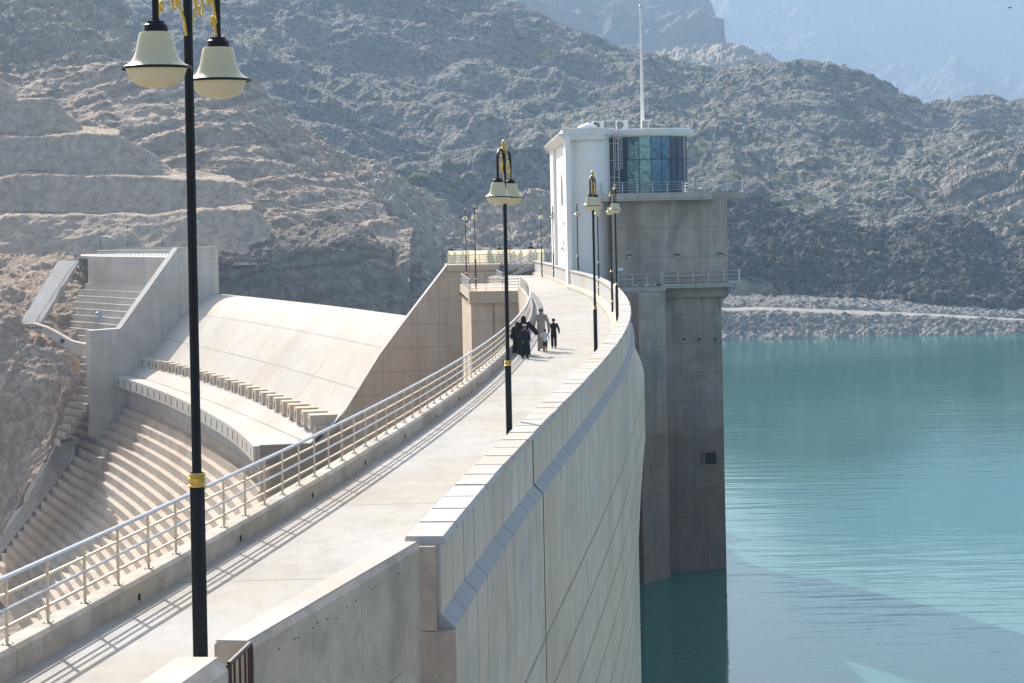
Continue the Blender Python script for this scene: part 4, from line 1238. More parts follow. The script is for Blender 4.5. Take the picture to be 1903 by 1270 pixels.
# ladder with cage on the glass
ld = thing('caged_ladder', 'grey steel caged ladder climbing the glass to the roof', 'ladder', (X(1152, 183.5), 183.6, 7.7))
lx, ly = X(1150, 183.4), 183.45
def lxp(px): return X(px, ly)
for px in (1143, 1152.5): MB().tube([(lxp(px), ly, 7.7), (lxp(px), ly, 13.5)], .035, 6).build('stile', M['galv'], ld)
for k in range(20): MB().tube([(lxp(1143), ly, 7.9 + k * .29), (lxp(1152.5), ly, 7.9 + k * .29)], .02, 5).build('rung', M['galv'], ld)
for px in (1146, 1150, 1155, 1158): MB().tube([(lxp(px), ly - .55, 9.75 if px > 1145 else 9.75), (lxp(px), ly - .55, 14.0)], .022, 5).build('cage_bar', M['galv'], ld)
for z in (9.75, 10.5, 11.4, 12.3, 13.1, 14.0):
    pts = [(lxp(1143) + 0, ly, z)] + [(lxp(1150.5) + .36 * cos(a), ly - .28 + -.3 * sin(a), z) for a in np.linspace(pi, 0, 9)] + [(lxp(1152.5), ly, z)]
    MB().tube(pts, .022, 5).build('cage_hoop', M['galv'], ld)
for z in (8.2, 9.1, 10.5, 11.9):
    MB().tube([(lxp(1135), ly + .3, z), (lxp(1153), ly + .02, z)], .03, 5).build('bracket', M['galv'], ld)
# roof equipment
def ac(px, d, lab, side=False):
    x = X(px, d)
    t = thing('air_conditioner', lab, 'air conditioner', (x, d, 13.12), 'air conditioner units on the tower roof')
    w = .62 if side else .98
    MB().box((x, d, 13.56), (w, .42, .82)).build('casing', M['white'], t, bevel=.03)
    MB().box((x, d, 13.13), (w * .8, .3, .08)).build('feet', M['galv'], t)
    if side:
        for k in range(6): MB().box((x - .2 + k * .08, d - .22, 13.56), (.03, .03, .66)).build('grille_slat', M['brown'], t)
    else:
        MB().lathe([(0, 0), (.3, 0), (.3, .02), (0, .02)], n=24).build('fan_opening', M['brown'], t).matrix_basis = Matrix.Translation((x - .16, d - .215, 13.58)) @ Matrix.Rotation(pi / 2, 4, 'X')
        for r in (.12, .2, .29):
            MB().tube([(x - .16 + r * cos(2 * pi * k / 20), d - .25, 13.58 + r * sin(2 * pi * k / 20)) for k in range(21)], .012, 5).build('fan_guard', M['galv'], t)
        for k in range(3):
            a = k * 2.1 + .4
            MB().slab([(x - .16, d - .235, 13.58), (x - .16 + .25 * cos(a), d - .235, 13.58 + .25 * sin(a)), (x - .16 + .25 * cos(a + .6), d - .235, 13.58 + .25 * sin(a + .6))], (0, 1, 0), .01).build('fan_blade', M['galv'], t)
ac(1115, 187.4, 'air conditioner with round fan beside the white dome')
ac(1159, 187.2, 'air conditioner with round fan behind the ladder hoops')
ac(1202, 187.6, 'narrow air conditioner with slatted side at the foot of the mast', True)
rr3 = thing('railing', 'thin pipe guard rail round the air conditioners on the roof', 'railing', (X(1130, 186.4), 186.4, 13.1))
for x_ in (1098, 1113, 1126, 1132, 1143, 1156, 1172):
    MB().tube([(X(x_, 186.4), 186.4, 13.1), (X(x_, 186.4), 186.4, 14.15)], .022, 5).build('post', M['galv'], rr3)
MB().tube([(X(1098, 186.4), 186.4, 14.15), (X(1127, 186.4), 186.4, 14.15)], .022, 5).build('rail', M['galv'], rr3)
MB().tube([(X(1132, 186.4), 186.4, 14.12), (X(1172, 186.4), 186.4, 14.12)], .022, 5).build('rail', M['galv'], rr3)
mast = thing('flagpole', 'tall white flagpole on the roof of the tower', 'flagpole', (X(1194, 188.5, 235), 188.5, 13.1))
mb_, mt = at(1194.5, 236, 188.5), at(1190, 14, 188.5)
MB().tube([(mb_.x, mb_.y, 13.1), (mb_.x, mb_.y, mt.z)], [.17, .07], 12).build('mast', M['white'], mast, smooth=True)
MB().lathe([(.0, -.05), (.1, 0), (.13, .1), (.08, .2), (0, .24)], (mb_.x, mb_.y, mt.z), 12).build('truck', M['galv'], mast, smooth=True)
MB().lathe([(.4, 13.1), (.4, 13.2), (.22, 13.24), (0, 13.24)], (mb_.x, mb_.y, 0), 12).build('base_plate', M['coping'], mast)
MB().tube([(mb_.x + .16, mb_.y, 14.0), (mb_.x + .13, mb_.y, 20.5)], .02, 5).build('halyard', M['galv'], mast)
def roofpost(px, py0, py1, d, lab, name, cat, head):
    a = at(px, py0, d); b = at(px, py1, d)
    t = thing(name, lab, cat, a)
    MB().tube([(a.x, a.y, 12.8), (a.x, a.y, b.z)], .06, 8).build('post', M['coping'], t)
    if head == 'flood':
        MB().box((a.x - .25, a.y, b.z - .15), (.5, .35, .42)).build('flood_head', M['coping'], t, bevel=.05)
        MB().box((a.x - .1, a.y - .05, b.z - .45), (.12, .1, .5)).build('bracket', M['galv'], t)
    else:
        MB().lathe([(0, -.2), (.16, -.15), (.2, 0), (.15, .15), (0, .2)], (a.x, a.y, b.z), 12).build('head', M['coping'], t, smooth=True)
        MB().tube([(a.x - .6, a.y, 12.85), (a.x - .02, a.y, b.z - .5)], .03, 5).build('stay', M['galv'], t)
roofpost(1024, 262, 241, 210, 'floodlight on a post at the left corner of the white roof', 'floodlight', 'floodlight', 'flood')
roofpost(1047, 248, 233, 198, 'short camera post with a round head left of the dome', 'camera_post', 'camera post', 'ball')
roofpost(1053, 245, 219, 196, 'taller thin camera post left of the dome', 'camera_post', 'camera post', 'ball')
# ------------------------------------------------------------------ people
def cmat(name, col): 
    if name not in M: M[name] = cloth(name, col)
    return M[name]
SKIN = cmat('skin', (.30, .17, .11)); HAIR = cmat('dark_hair', (.015, .012, .011))
def skinned(name, nodes, edges, mat, parent, root=0, sub=2):
    me = bpy.data.meshes.new(name)
    me.from_pydata([n[:3] for n in nodes], edges, [])
    me.materials.append(mat)
    o = newobj(name, me, parent)
    sk = o.modifiers.new('skin', 'SKIN'); sk.use_smooth_shade = True
    for i, n in enumerate(nodes):
        v = me.skin_vertices[0].data[i]; v.radius = (n[3], n[4] if len(n) > 4 else n[3]); v.use_root = (i == root)
    ss = o.modifiers.new('sub', 'SUBSURF'); ss.levels = sub; ss.render_levels = sub
    return o
def loft(rings, mat, name, parent, n=20, sharp=False):
    """rings: (cx, cy, z, rx, ry)"""
    mb = MB(); vs = []
    for cx, cy, z, rx, ry in rings:
        for k in range(n):
            a = 2 * pi * k / n
            w = 1 + .05 * sin(5 * a + z * 7) * (1 if z < .9 else 0)
            vs.append((cx + rx * cos(a) * w, cy + ry * sin(a) * w, z))
    fs = []
    for i in range(len(rings) - 1):
        for k in range(n): fs.append((i * n + k, i * n + (k + 1) % n, (i + 1) * n + (k + 1) % n, (i + 1) * n + k))
    fs += [tuple(range(n - 1, -1, -1)), tuple((len(rings) - 1) * n + k for k in range(n))]
    mb.add(vs, fs)
    return mb.build(name, mat, parent, smooth=True)
def person(loc, h, rot, label, kind, colors, la=None, ra=None, stride=.12, cap=None, hair=True, group=None, bent=0.0, headturn=0.0):
    """figure faces +y before rotation; la/ra: hand positions (x,y,z) as fractions of the height"""
    root = thing('person', label, 'person', (0, 0, 0), group)
    s = h
    sh, hp = .818, .53
    la = la or (-.17, .03, .44); ra = ra or (.17, -.02, .44)
    k_l, k_r = stride, -stride
    nd = [(0, 0, hp, .085, .062), (0, 0, .66, .078, .055), (0, .005 + bent * .3, .76, .092, .058), (0, .0 + bent * .5, .835, .038, .036), (0, .008 + bent * .6, .872, .036, .04), (0, .012 + bent * .7, .925, .052, .062), (0, .012 + bent * .7, .965, .048, .056), (0, .058 + bent * .7, .912, .012, .014)]
    ed = [(0, 1), (1, 2), (2, 3), (3, 4), (4, 5), (5, 6), (5, 7)]
    # ears are implied by the head ring, legs
    for sx, kk in ((-1, k_l), (1, k_r)):
        b = len(nd)
        nd += [(sx * .05, 0, .49, .055), (sx * .055, kk * .5 + .02, .28, .036), (sx * .055, kk, .05, .024), (sx * .058, kk + .06, .02, .022)]
        ed += [(0, b), (b, b + 1), (b + 1, b + 2), (b + 2, b + 3)]
    for sx, hnd in ((-1, la), (1, ra)):
        b = len(nd)
        shd = Vector((sx * .105, 0 + bent * .4, sh)); hv = Vector(hnd); mid = (shd + hv) / 2 + Vector((sx * .02, -.03, 0))
        nd += [(*shd, .036), (*mid, .025), (*(shd.lerp(hv, .88)), .017), (*hv, .02, .012)]
        ed += [(2, b), (b, b + 1), (b + 1, b + 2), (b + 2, b + 3)]
        dv = (hv - mid).normalized()
        c0 = b + 3
        for q in range(5):
            off = Vector((0, (q - 1.6) * .009, 0)) if q < 4 else Vector((0, .02, .02))
            L = (.045, .052, .048, .038, .03)[q]
            e = len(nd)
            f1 = hv + off + dv * L * .5; f2 = hv + off * 1.1 + dv * L + Vector((-sx * .008, 0, 0))
            nd += [(*f1, .0055), (*f2, .0045)]
            ed += [(c0, e), (e, e + 1)]
    nd = [tuple([a[0] * s, a[1] * s, a[2] * s] + [r * s for r in a[3:]]) for a in nd]
    skinned('body', nd, ed, SKIN, root)
    def L(r): return [(a * s, b * s, c * s, d * s, e * s) for a, b, c, d, e in r]
    # sleeves
    def sleeves(mat, frac, r0, r1):
        for sx, hnd in ((-1, la), (1, ra)):
            shd = Vector((sx * .092, bent * .4, sh + .008)); hv = Vector(hnd); mid = (Vector((sx * .105, 0, sh)) + hv) / 2 + Vector((sx * .02, -.03, 0))
            end = mid.lerp(hv, (frac - .5) * 2) if frac > .5 else shd.lerp(mid, frac * 2)
            pts = [shd, shd.lerp(mid, .4), mid, end] if frac > .5 else [shd, shd.lerp(mid, frac), end]
            rr_ = [r0 * 1.05, r0, (r0 + r1) / 2, r1] if frac > .5 else [r0 * 1.1, r0, r1]
            MB().tube([p * s for p in pts], [q * s for q in rr_], 12).build('sleeve', mat, root, smooth=True)
    b_ = bent
    if kind == 'robe':
        loft(L([(0, 0, .045, .098, .085), (0, 0, .2, .094, .08), (0, 0, .4, .092, .075), (0, 0, .55, .095, .072), (0, 0, .68, .092, .066), (0, b_ * .3, .77, .108, .066), (0, b_ * .4, .812, .096, .056), (0, b_ * .45, .838, .062, .046), (0, b_ * .5, .855, .04, .04)]), colors[0], 'robe', root)
        sleeves(colors[0], .93, .043, .034)
    elif kind == 'abaya':
        loft(L([(0, 0, .02, .165, .14), (0, 0, .15, .158, .13), (0, 0, .35, .145, .115), (0, 0, .55, .135, .1), (0, 0, .68, .125, .085), (0, b_ * .3, .78, .122, .08), (0, b_ * .5, .84, .085, .068), (0, b_ * .6, .87, .066, .062)]), colors[0], 'robe', root)
        loft(L([(0, b_ * .4 - .01, .72, .13, .10), (0, b_ * .5 - .01, .80, .112, .09), (0, b_ * .6 - .005, .86, .074, .072), (0, b_ * .7, .92, .064, .072), (0, b_ * .7 - .003, .965, .058, .064), (0, b_ * .7 - .005, .995, .03, .032)]), colors[0], 'head_scarf', root)
        sleeves(colors[0], .9, .062, .055)
    else:
        top, bot = colors[0], colors[1]
        loft(L([(0, 0, .47, .098, .07), (0, 0, .56, .098, .07), (0, 0, .66, .09, .064), (0, b_ * .3, .77, .11, .066), (0, b_ * .4, .83, .08, .05), (0, b_ * .5, .852, .04, .04)]), top, 'shirt', root)
        sleeves(top, .42 if kind == 'tshirt' else .93, .045, .042 if kind == 'tshirt' else .03)
        lo = .26 if kind == 'tshirt' else .05
        for sx, kk in ((-1, k_l), (1, k_r)):
            pts = [(sx * .045, 0, .52), (sx * .052, kk * .25, .4), (sx * .055, kk * .5 + .02, .28)]
            rs = [.058, .055, .047]
            if lo < .2: pts.append((sx * .055, kk, .055)); rs.append(.044)
            MB().tube([Vector(p) * s for p in pts], [q * s for q in rs], 12).build('trouser_leg', bot, root, smooth=True)
    for sx, kk in ((-1, k_l), (1, k_r)):
        MB().box((sx * .058 * s, (kk + .03) * s, .018 * s), (.05 * s, .14 * s, .036 * s)).build('shoe', colors[2] if len(colors) > 2 else M['black'], root, bevel=.01)
    if kind != 'abaya':
        hc = (0, (.012 + b_ * .7) * s, 0)
        if hair:
            MB().lathe([(.052 * s, .915 * s), (.058 * s, .94 * s), (.057 * s, .965 * s), (.045 * s, .99 * s), (.02 * s, 1.002 * s), (0, 1.004 * s)], (hc[0], hc[1] - .008 * s, 0), 16, sy=1.12).build('hair', HAIR, root, smooth=True)
        if cap:
            MB().lathe([(.058 * s, .955 * s), (.061 * s, .957 * s), (.060 * s, .99 * s), (.052 * s, 1.006 * s), (0, 1.01 * s)], (hc[0], hc[1] - .004 * s, 0), 18, sy=1.12).build('cap', cap, root, smooth=True)
    root.location = loc; root.rotation_euler = (0, 0, rot)
    return root
TAUPE = cmat('taupe_cotton', (.33, .29, .235)); BLK = cmat('black_cloth', (.008, .008, .010)); WHT = cmat('white_cotton', (.62, .66, .67)); SLATE = cmat('slate_cloth', (.035, .04, .05)); CAPW = cmat('embroidered_cap', (.55, .55, .53)); NAVY = cmat('navy_cloth', (.012, .016, .03)); GRN = cmat('green_cloth', (.02, .10, .05)); RED = cmat('rust_cloth', (.17, .04, .025)); PALEB = cmat('pale_shirt', (.50, .53, .58)); PURP = cmat('purple_shirt', (.12, .11, .16))
def ground(px, py): return atz(px, py, .02)
person(ground(1006.5, 652), 1.82, .03, 'man in a long taupe robe and pale cap walking away, seen from behind', 'robe', (TAUPE, TAUPE), la=(-.19, .0, .46), ra=(.185, .02, .47), cap=CAPW, stride=.05)
person(ground(1029.5, 647), 1.27, -.05, 'boy in black jacket and long dark trousers walking alone on the right', 'shirt', (BLK, BLK), stride=.06, la=(-.17, .04, .5), ra=(.19, 0, .5))
person(ground(1013.5, 655.5), .98, .0, 'small child in white t-shirt and dark shorts beside the man in the robe', 'tshirt', (WHT, SLATE), la=(-.22, .0, .46), ra=(.17, 0, .52), stride=.05)
person(ground(974, 661), 1.62, .1, 'woman in black robe and head scarf with one arm stretched out to the right', 'abaya', (BLK,), ra=(.36, .02, .50), la=(-.14, .06, .5), stride=.05)
person(ground(972.5, 660.5) + Vector((.05, -2.2, 0)), 1.36, pi + .5, 'boy in dark clothes and pale cap facing the camera', 'shirt', (NAVY, BLK), cap=CAPW, la=(-.15, .09, .52), ra=(.13, .12, .5), stride=.04, headturn=.4)
person(ground(962, 657), 1.32, .2, 'dark haired girl in black half hidden at the left of the woman in black', 'abaya', (BLK,), stride=.04)
person(at(933, 519, 226), 1.7, .2, 'person in dark purple shirt climbing towards the far platform', 'shirt', (PURP, SLATE), stride=.08)
pl_ = [(838, 466.5, BLK, True, 'person in black at the left end of the canvas screen'), (853, 466.5, PALEB, True, 'person in pale shirt second from the left behind the canvas screen'),
       (904.5, 466, WHT, True, 'person with white cap behind the canvas screen left of the middle lamp'), (919, 466, PALEB, False, 'person in white shirt with dark hair between the white cap and the green top'),
       (928.3, 466, GRN, False, 'long haired person in green behind the canvas screen'), (947.5, 466, RED, False, 'person in rust red right beside the lamp pole behind the canvas screen'),
       (960.5, 466, PALEB, False, 'broad person in white shirt behind the canvas screen right of the lamp'), (987, 466, NAVY, False, 'grey haired person leaning at the top of the stairs')]
for i, (px, py, c_, cp, lab) in enumerate(pl_):
    q = at(px, 470, 241.2)
    person(Vector((q.x, q.y, 1.15)), 1.98 + .12 * ((i * 37) % 5 - 2) / 4, .3 * (i % 3 - 1), lab, 'shirt', (c_, SLATE), cap=CAPW if cp else None)
# ------------------------------------------------------------------ terrain
def interp(poly, xs):
    p = np.array(poly, float)
    return np.interp(xs, p[:, 0], p[:, 1])
def hill(name, x0, x1, dx, rows, nsub, mat, amp=(8, 2.5, .8), scale=(70, 18, 5), ridge=True, boulders=None, label=None, seed=0, strata=None, keep=(0, 0), jit=.45, clip=None, smooth=False):
    """rows: list of (ypoly, dpoly) pixel outlines with real distances, from the foot upward"""
    xs = np.arange(x0, x1 + dx, dx, dtype=float)
    R = []
    for yp, dp in rows:
        R.append((interp(yp, xs) if isinstance(yp, list) else np.full(len(xs), float(yp)), interp(dp, xs) if isinstance(dp, list) else np.full(len(xs), float(dp))))
    rs = []
    for k in range(len(R) - 1):
        n = nsub[k] if isinstance(nsub, (list, tuple)) else nsub
        for j in range(n):
            t = j / n
            rs.append((R[k][0] * (1 - t) + R[k + 1][0] * t, R[k][1] * (1 - t) + R[k + 1][1] * t))
    rs.append(R[-1])
    Y = np.array([r[0] for r in rs]); D = np.array([r[1] for r in rs])
    if clip: Y = np.minimum(Y, interp(clip, xs)[None, :] + np.linspace(4, 0, len(rs))[:, None])
    u = xs[None, :] - 951.5; v = Y - 416
    ut = u - ROLL * v; DD = v + ROLL * u
    P = np.stack([ut * D / F, D, C - DD * D / F], -1)
    gx = np.gradient(P, axis=1); gy = np.gradient(P, axis=0)
    N = np.cross(gx, gy); N /= (np.linalg.norm(N, axis=-1, keepdims=True) + 1e-9)
    N = np.where((N[..., 1:2] > 0), -N, N)
    Q = P + seed * 131.7
    h = 0
    for a, s_ in zip(amp, scale):
        h = h + a * fbm(Q, s_, 4, ridge=ridge)
    if strata:
        sd, sa, ss = strata
        sd = np.array(sd, float); sd /= np.linalg.norm(sd)
        t = (P @ sd + 4 * fbm(Q, 40, 3)) / ss
        saw = t - np.floor(t)
        h = h + sa * (np.clip(saw * 3, 0, 1) - saw) + sa * .4 * perlin(np.stack([t * 3, t * 0, t * 0], -1))
    if boulders:
        for a, s_ in boulders: h = h + a * cells(Q, s_)
    w = np.ones(len(rs))
    if keep[0]: w[:keep[0]] = np.linspace(0, 1, keep[0])
    if keep[1]: w[-keep[1]:] = np.linspace(1, .25, keep[1])
    rnd_ = np.random.RandomState(seed + 50).uniform(-1, 1, size=D.shape)
    h = h + rnd_ * jit * D / 1000.0
    P2 = P + N * (h * w[:, None])[..., None]
    # back slope so the hill has a real other side
    top = P2[-1]
    b1 = top.copy(); b1[:, 1] += 25; b1[:, 2] -= 12
    b2 = top.copy(); b2[:, 1] += 120; b2[:, 2] -= 90
    P3 = np.concatenate([P2, b1[None], b2[None]], 0)
    o = gridmesh(name, P3, mat, smooth=smooth)
    tag(o, label, kind='structure')
    return P2

def shrub_mesh(name, n, seed, col, w=1.0, hgt=.6):
    rd_ = random.Random(seed); mb = MB()
    for k in range(n):
        a = rd_.uniform(0, 2 * pi); r = sqrt(rd_.random()) * w
        lump = .75 + .25 * sin(3 * a + seed)
        z = hgt * (1 - (r / w) ** 2) * rd_.uniform(.35, 1.0) + .05
        c = Vector((r * cos(a) * lump, r * sin(a) * lump, z)); s_ = rd_.uniform(.06, .15) * w
        d1 = Vector((rd_.uniform(-1, 1), rd_.uniform(-1, 1), rd_.uniform(-1, 1))).normalized() * s_
        d2 = Vector((rd_.uniform(-1, 1), rd_.uniform(-1, 1), rd_.uniform(-.4, 1))).normalized() * s_
        mb.add([c - d1, c + d1 * .3 + d2, c + d1, c - d2 * .7], [(0, 1, 2, 3)])
    me = mb.build(name, col); 
    return me
def leafmat(name, c):
    nt = NT(name); P = nt.pos(); n = nt.noise(P, 1.5, 3, .6)
    nt.set(nt.mix(n, c, tuple(x * .6 for x in c)), .9, spec=.1)
    t = nt.node('ShaderNodeBsdfTranslucent'); t.inputs[0].default_value = (*c, 1); mx = nt.node('ShaderNodeMixShader'); mx.inputs[0].default_value = .4
    nt.link(nt.b.outputs[0], mx.inputs[1]); nt.link(t.outputs[0], mx.inputs[2]); nt.link(mx.outputs[0], nt.out.inputs['Surface'])
    return nt.m
LG = [leafmat('olive_leaves', (.25, .275, .15)), leafmat('green_leaves', (.20, .27, .11)), leafmat('grey_leaves', (.30, .31, .22))]
protos = [shrub_mesh('shrub', 260, 11, LG[0]), shrub_mesh('shrub', 260, 12, LG[1]), shrub_mesh('shrub', 220, 13, LG[2]), shrub_mesh('shrub', 240, 14, LG[0], hgt=.9)]
for p_ in protos: COL.objects.unlink(p_)
shr = random.Random(21)
def shrubs(P, n, smin, smax, label, group, cond=None, kinds=(0, 1, 2, 3), r0=3, pick=None):
    nr, nc = P.shape[:2]; made = 0; tries = 0
    while made < n and tries < n * 60:
        tries += 1
        i = shr.randrange(r0, nr - 2); j = shr.randrange(2, nc - 2)
        p = P[i, j]
        if cond and not cond(p): continue
        if pick is None:
            if perlin(np.array([p]) / 90.0 + 3.3)[0] < -.05 and shr.random() < .8: continue
        s_ = shr.uniform(smin, smax) * (1.6 if shr.random() < .12 else 1)
        o = protos[shr.choice(kinds)].copy(); COL.objects.link(o)
        o.location = (p[0], p[1], p[2] + .35 * s_); o.scale = (s_, s_, s_ * shr.uniform(.7, 1.1)); o.rotation_euler = (0, 0, shr.uniform(0, 6.28))
        qx, qy = pix(p)
        tag(o, label + where(qx, qy, s_ / smax, o.data.materials[0].name), 'shrub', group); made += 1
def where(qx, qy, rel, mt):
    sz = 'large' if rel > .95 else ('small' if rel < .6 else 'middling')
    cols = [(200, 'at the far left'), (345, 'left of the nearest pole'), (480, 'just right of the nearest lamp'), (620, 'above the rock bluff'), (760, 'above the spillway'), (860, 'left of the bay lamps'), (935, 'left of the middle lamp'), (1020, 'between middle lamp and tower'), (1120, 'above the white dome'), (1200, 'by the flagpole'), (1290, 'behind the glass room'), (1400, 'just right of the tower'), (1520, 'right of the tower'), (1650, 'over the gravel track'), (1770, 'near the bedded rocks'), (3000, 'at the right edge')]
    rws = [(60, 'at the very top'), (130, 'high up'), (200, 'in the upper half'), (270, 'half way up'), (340, 'in the lower half'), (420, 'low down'), (2000, 'at the foot')]
    a = next(t for l, t in cols if qx < l); b = next(t for l, t in rws if qy < l)
    tone = {'olive_leaves': 'olive', 'green_leaves': 'bright green', 'grey_leaves': 'grey green'}[mt.split('.')[0]]
    return sz + ' ' + tone + ' shrub ' + b + ' ' + a
def pix(p):
    ut = F * p[0] / p[1]; D = F * (C - p[2]) / p[1]
    v = (D - ROLL * ut) / (1 + ROLL * ROLL); return ut + ROLL * v + 951.5, v + 416

# big dark slope across the reservoir
PM = hill('hill', 150, 1960, 2.2, [
    (650, 590),
    ([(380, 600), (1000, 600), (1350, 600), (1903, 600)], 600),
    ([(380, 560), (1345, 566), (1500, 566), (1903, 592)], 620),
    ([(380, 500), (1000, 500), (1345, 520), (1450, 520), (1903, 560)], 660),
    ([(380, 420), (700, 430), (1000, 430), (1345, 385), (1500, 415), (1640, 440), (1903, 470)], 740),
    ([(380, 200), (620, 230), (1000, 250), (1300, 270), (1500, 260), (1700, 310), (1903, 330)], 980),
    ([(380, -90), (700, -80), (850, -12), (960, 12), (1040, 55), (1100, 82), (1200, 98), (1300, 128), (1430, 148), (1500, 152), (1560, 175), (1640, 188), (1720, 214), (1770, 216), (1800, 206), (1835, 215), (1860, 238), (1960, 245)], [(380, 1300), (850, 1300), (1300, 1260), (1903, 1180)])],
    [16, 18, 26, 46, 72, 90], M['r_dark'], amp=(22, 6, 1.6), scale=(210, 60, 12), boulders=((.8, 5.0), (.9, 2.4)), label='dark rubble mountainside with scattered green shrubs above the reservoir', keep=(6, 8), jit=.15, seed=1)
shrubs(PM, 190, 1.6, 3.6, 'dark slope: ', 'desert shrubs on the dark mountainside', cond=lambda p: p[1] > 640)
# near dark mound on the right shore
PC = hill('hill', 1250, 1960, 1.6, [
    (634, 580), ([(1250, 590), (1350, 588), (1500, 598), (1903, 606)], 582), ([(1250, 560), (1345, 560), (1500, 560), (1650, 570), (1903, 582)], 585),
    ([(1250, 548), (1450, 550), (1640, 552), (1750, 564), (1903, 576)], 590),
    ([(1250, 490), (1345, 490), (1500, 480), (1700, 500), (1903, 530)], 612),
    ([(1250, 372), (1345, 376), (1400, 388), (1480, 408), (1560, 424), (1600, 432), (1640, 438), (1700, 425), (1740, 414), (1800, 428), (1835, 462), (1870, 470), (1903, 448), (1960, 450)], 668)],
    [6, 10, 8, 40, 60], M['r_black'], amp=(4, 2.2, .9), scale=(60, 20, 6), boulders=((1.7, 3.6), (.9, 1.7)), label='black rubble mound rising from the shore on the right', keep=(6, 4), jit=.22, seed=2)
# light bedded rock at the right edge
hill('hill', 1650, 1960, 1.6, [([(1650, 500), (1903, 500)], 690), ([(1650, 450), (1700, 400), (1770, 340), (1903, 300)], 800), ([(1650, 425), (1690, 385), (1740, 335), (1800, 292), (1850, 285), (1903, 290), (1960, 290)], 860)],
     [50, 60], M['r_strata'], amp=(6, 3, 1), scale=(60, 22, 7), strata=((-.62, .2, 1), 4.2, 8.5), boulders=((.8, 3.0),), label='pale diagonally bedded rock slope at the right', keep=(0, 4), seed=3)
# shore bank with boulders
PB = hill('shore', 1180, 1960, 1.5, [
    (640, 529), ([(1180, 629), (1600, 627), (1903, 624)], 534.5), ([(1180, 622), (1500, 621), (1903, 618)], 537), ([(1180, 590), (1400, 592), (1550, 600), (1903, 608)], 546),
    ([(1180, 582), (1400, 578), (1600, 586), (1903, 597)], 552)],
    [4, 4, 34, 10], M['r_bank'], amp=(.8, .5, .25), scale=(30, 9, 3), boulders=((1.1, 2.0), (.6, 1.1)), label='stony grey shore bank along the water', keep=(4, 6), jit=.06, seed=4)
hill('track', 1180, 1960, 2, [([(1180, 583), (1400, 579.5), (1600, 587), (1903, 598)], 551.5), ([(1180, 573), (1400, 571), (1600, 577), (1750, 585), (1903, 594)], 562)], [12], M['r_track'], amp=(.25, .08), scale=(20, 4), label='pale gravel track along the shore', jit=.01, seed=16)
hill('shore', 1180, 1960, 1.5, [([(1180, 575), (1400, 573), (1600, 579), (1750, 587), (1903, 596)], 561), ([(1180, 566), (1350, 563), (1600, 567), (1750, 576), (1903, 587)], 572), ([(1180, 556), (1350, 553), (1600, 556), (1750, 566), (1903, 578)], 592)],
    [12, 14], M['r_bank'], amp=(.8, .5, .25), scale=(30, 9, 3), boulders=((.7, 1.7), (.4, 1.0)), label='low gravel terraces above the shore track', keep=(3, 2), jit=.06, seed=17)
# far hump and far mountains
hill('hill', 1180, 1500, 3, [(200, 1300), ([(1180, 170), (1500, 190)], 1500), ([(1180, 140), (1270, 116), (1310, 108), (1370, 110), (1410, 122), (1440, 142), (1500, 175)], 1750)], [30, 30], M['r_pale'], amp=(18, 6, 2), scale=(120, 40, 12), boulders=((3, 9),), label='low pale hump behind the dark ridge', keep=(0, 4), seed=5)
hill('mountain', 700, 1340, 3, [([(700, 220), (1340, 240)], 2000), ([(700, 40), (960, 60), (1200, 90), (1320, 130)], 2500), ([(700, -160), (960, -80), (1100, -20), (1220, -12), (1262, 12), (1278, 40), (1290, 62), (1303, 90), (1314, 112), (1340, 180)], 2800)], [50, 60], M['r_far'], amp=(55, 22, 8), scale=(420, 130, 40), label='steep hazy mountain shoulder behind the ridge', keep=(0, 6), seed=6)
hill('mountain', 600, 2100, 4, [(300, 4300), ([(600, 180), (1500, 190), (1800, 200), (2100, 210)], 5000), ([(600, -220), (1180, -60), (1270, 14), (1290, 8), (1330, -40), (1500, -180), (1903, -200), (2100, -220)], 6200)], [70, 90], M['r_far'], amp=(130, 60, 20), scale=(1100, 380, 110), label='pale blue far mountain wall filling the top of the picture', keep=(0, 6), seed=7)

# left side
hill('hill', -120, 330, 2, [([(-120, 200), (330, 210)], 560), ([(-120, 60), (100, 70), (200, 90), (280, 150)], 620), ([(-120, -90), (60, -70), (130, -10), (190, 5), (225, 38), (240, 70), (250, 105), (262, 130), (330, 190)], 690)],
     [60, 60], M['r_pale'], amp=(8, 3.5, 1.4), scale=(60, 22, 7), strata=((-.3, .1, 1), 1.2, 6), boulders=((.9, 3),), label='pale bouldery slope at the top left', keep=(0, 4), seed=8)
PE = hill('hill', 440, 960, 1.8, [(640, 300), (620, 500), ([(440, 560), (800, 560), (960, 560)], 520), ([(440, 300), (560, 330), (700, 400), (850, 470), (960, 520)], 545), ([(440, 200), (560, 252), (600, 272), (650, 300), (690, 320), (730, 345), (770, 375), (800, 405), (830, 440), (850, 465), (880, 510), (960, 560)], 585)],
     [6, 12, 50, 50], M['r_tan'], amp=(6, 2.6, 1.0), scale=(50, 18, 6), boulders=((.8, 2.6), (.5, 1.3)), label='tan scree slope falling right behind the spillway', keep=(0, 6), seed=9)
shrubs(PE, 26, .8, 1.5, 'tan scree: ', 'shrubs on the tan scree slope', kinds=(0, 2), pick=1, cond=lambda p: 520 < p[1])
hill('hill', 500, 1120, 1.8, [([(500, 620), (1120, 620)], 500), ([(500, 500), (1120, 520)], 560), ([(500, 500), (760, 500), (830, 470), (880, 432), (920, 398), (960, 372), (1000, 372), (1040, 392), (1120, 420)], 640)],
     [40, 50], M['r_tan'], amp=(5, 3, 1.2), scale=(45, 16, 6), boulders=((1.2, 3.4), (.6, 1.6)), label='pinkish rocky knoll behind the far platform', keep=(0, 5), seed=15)
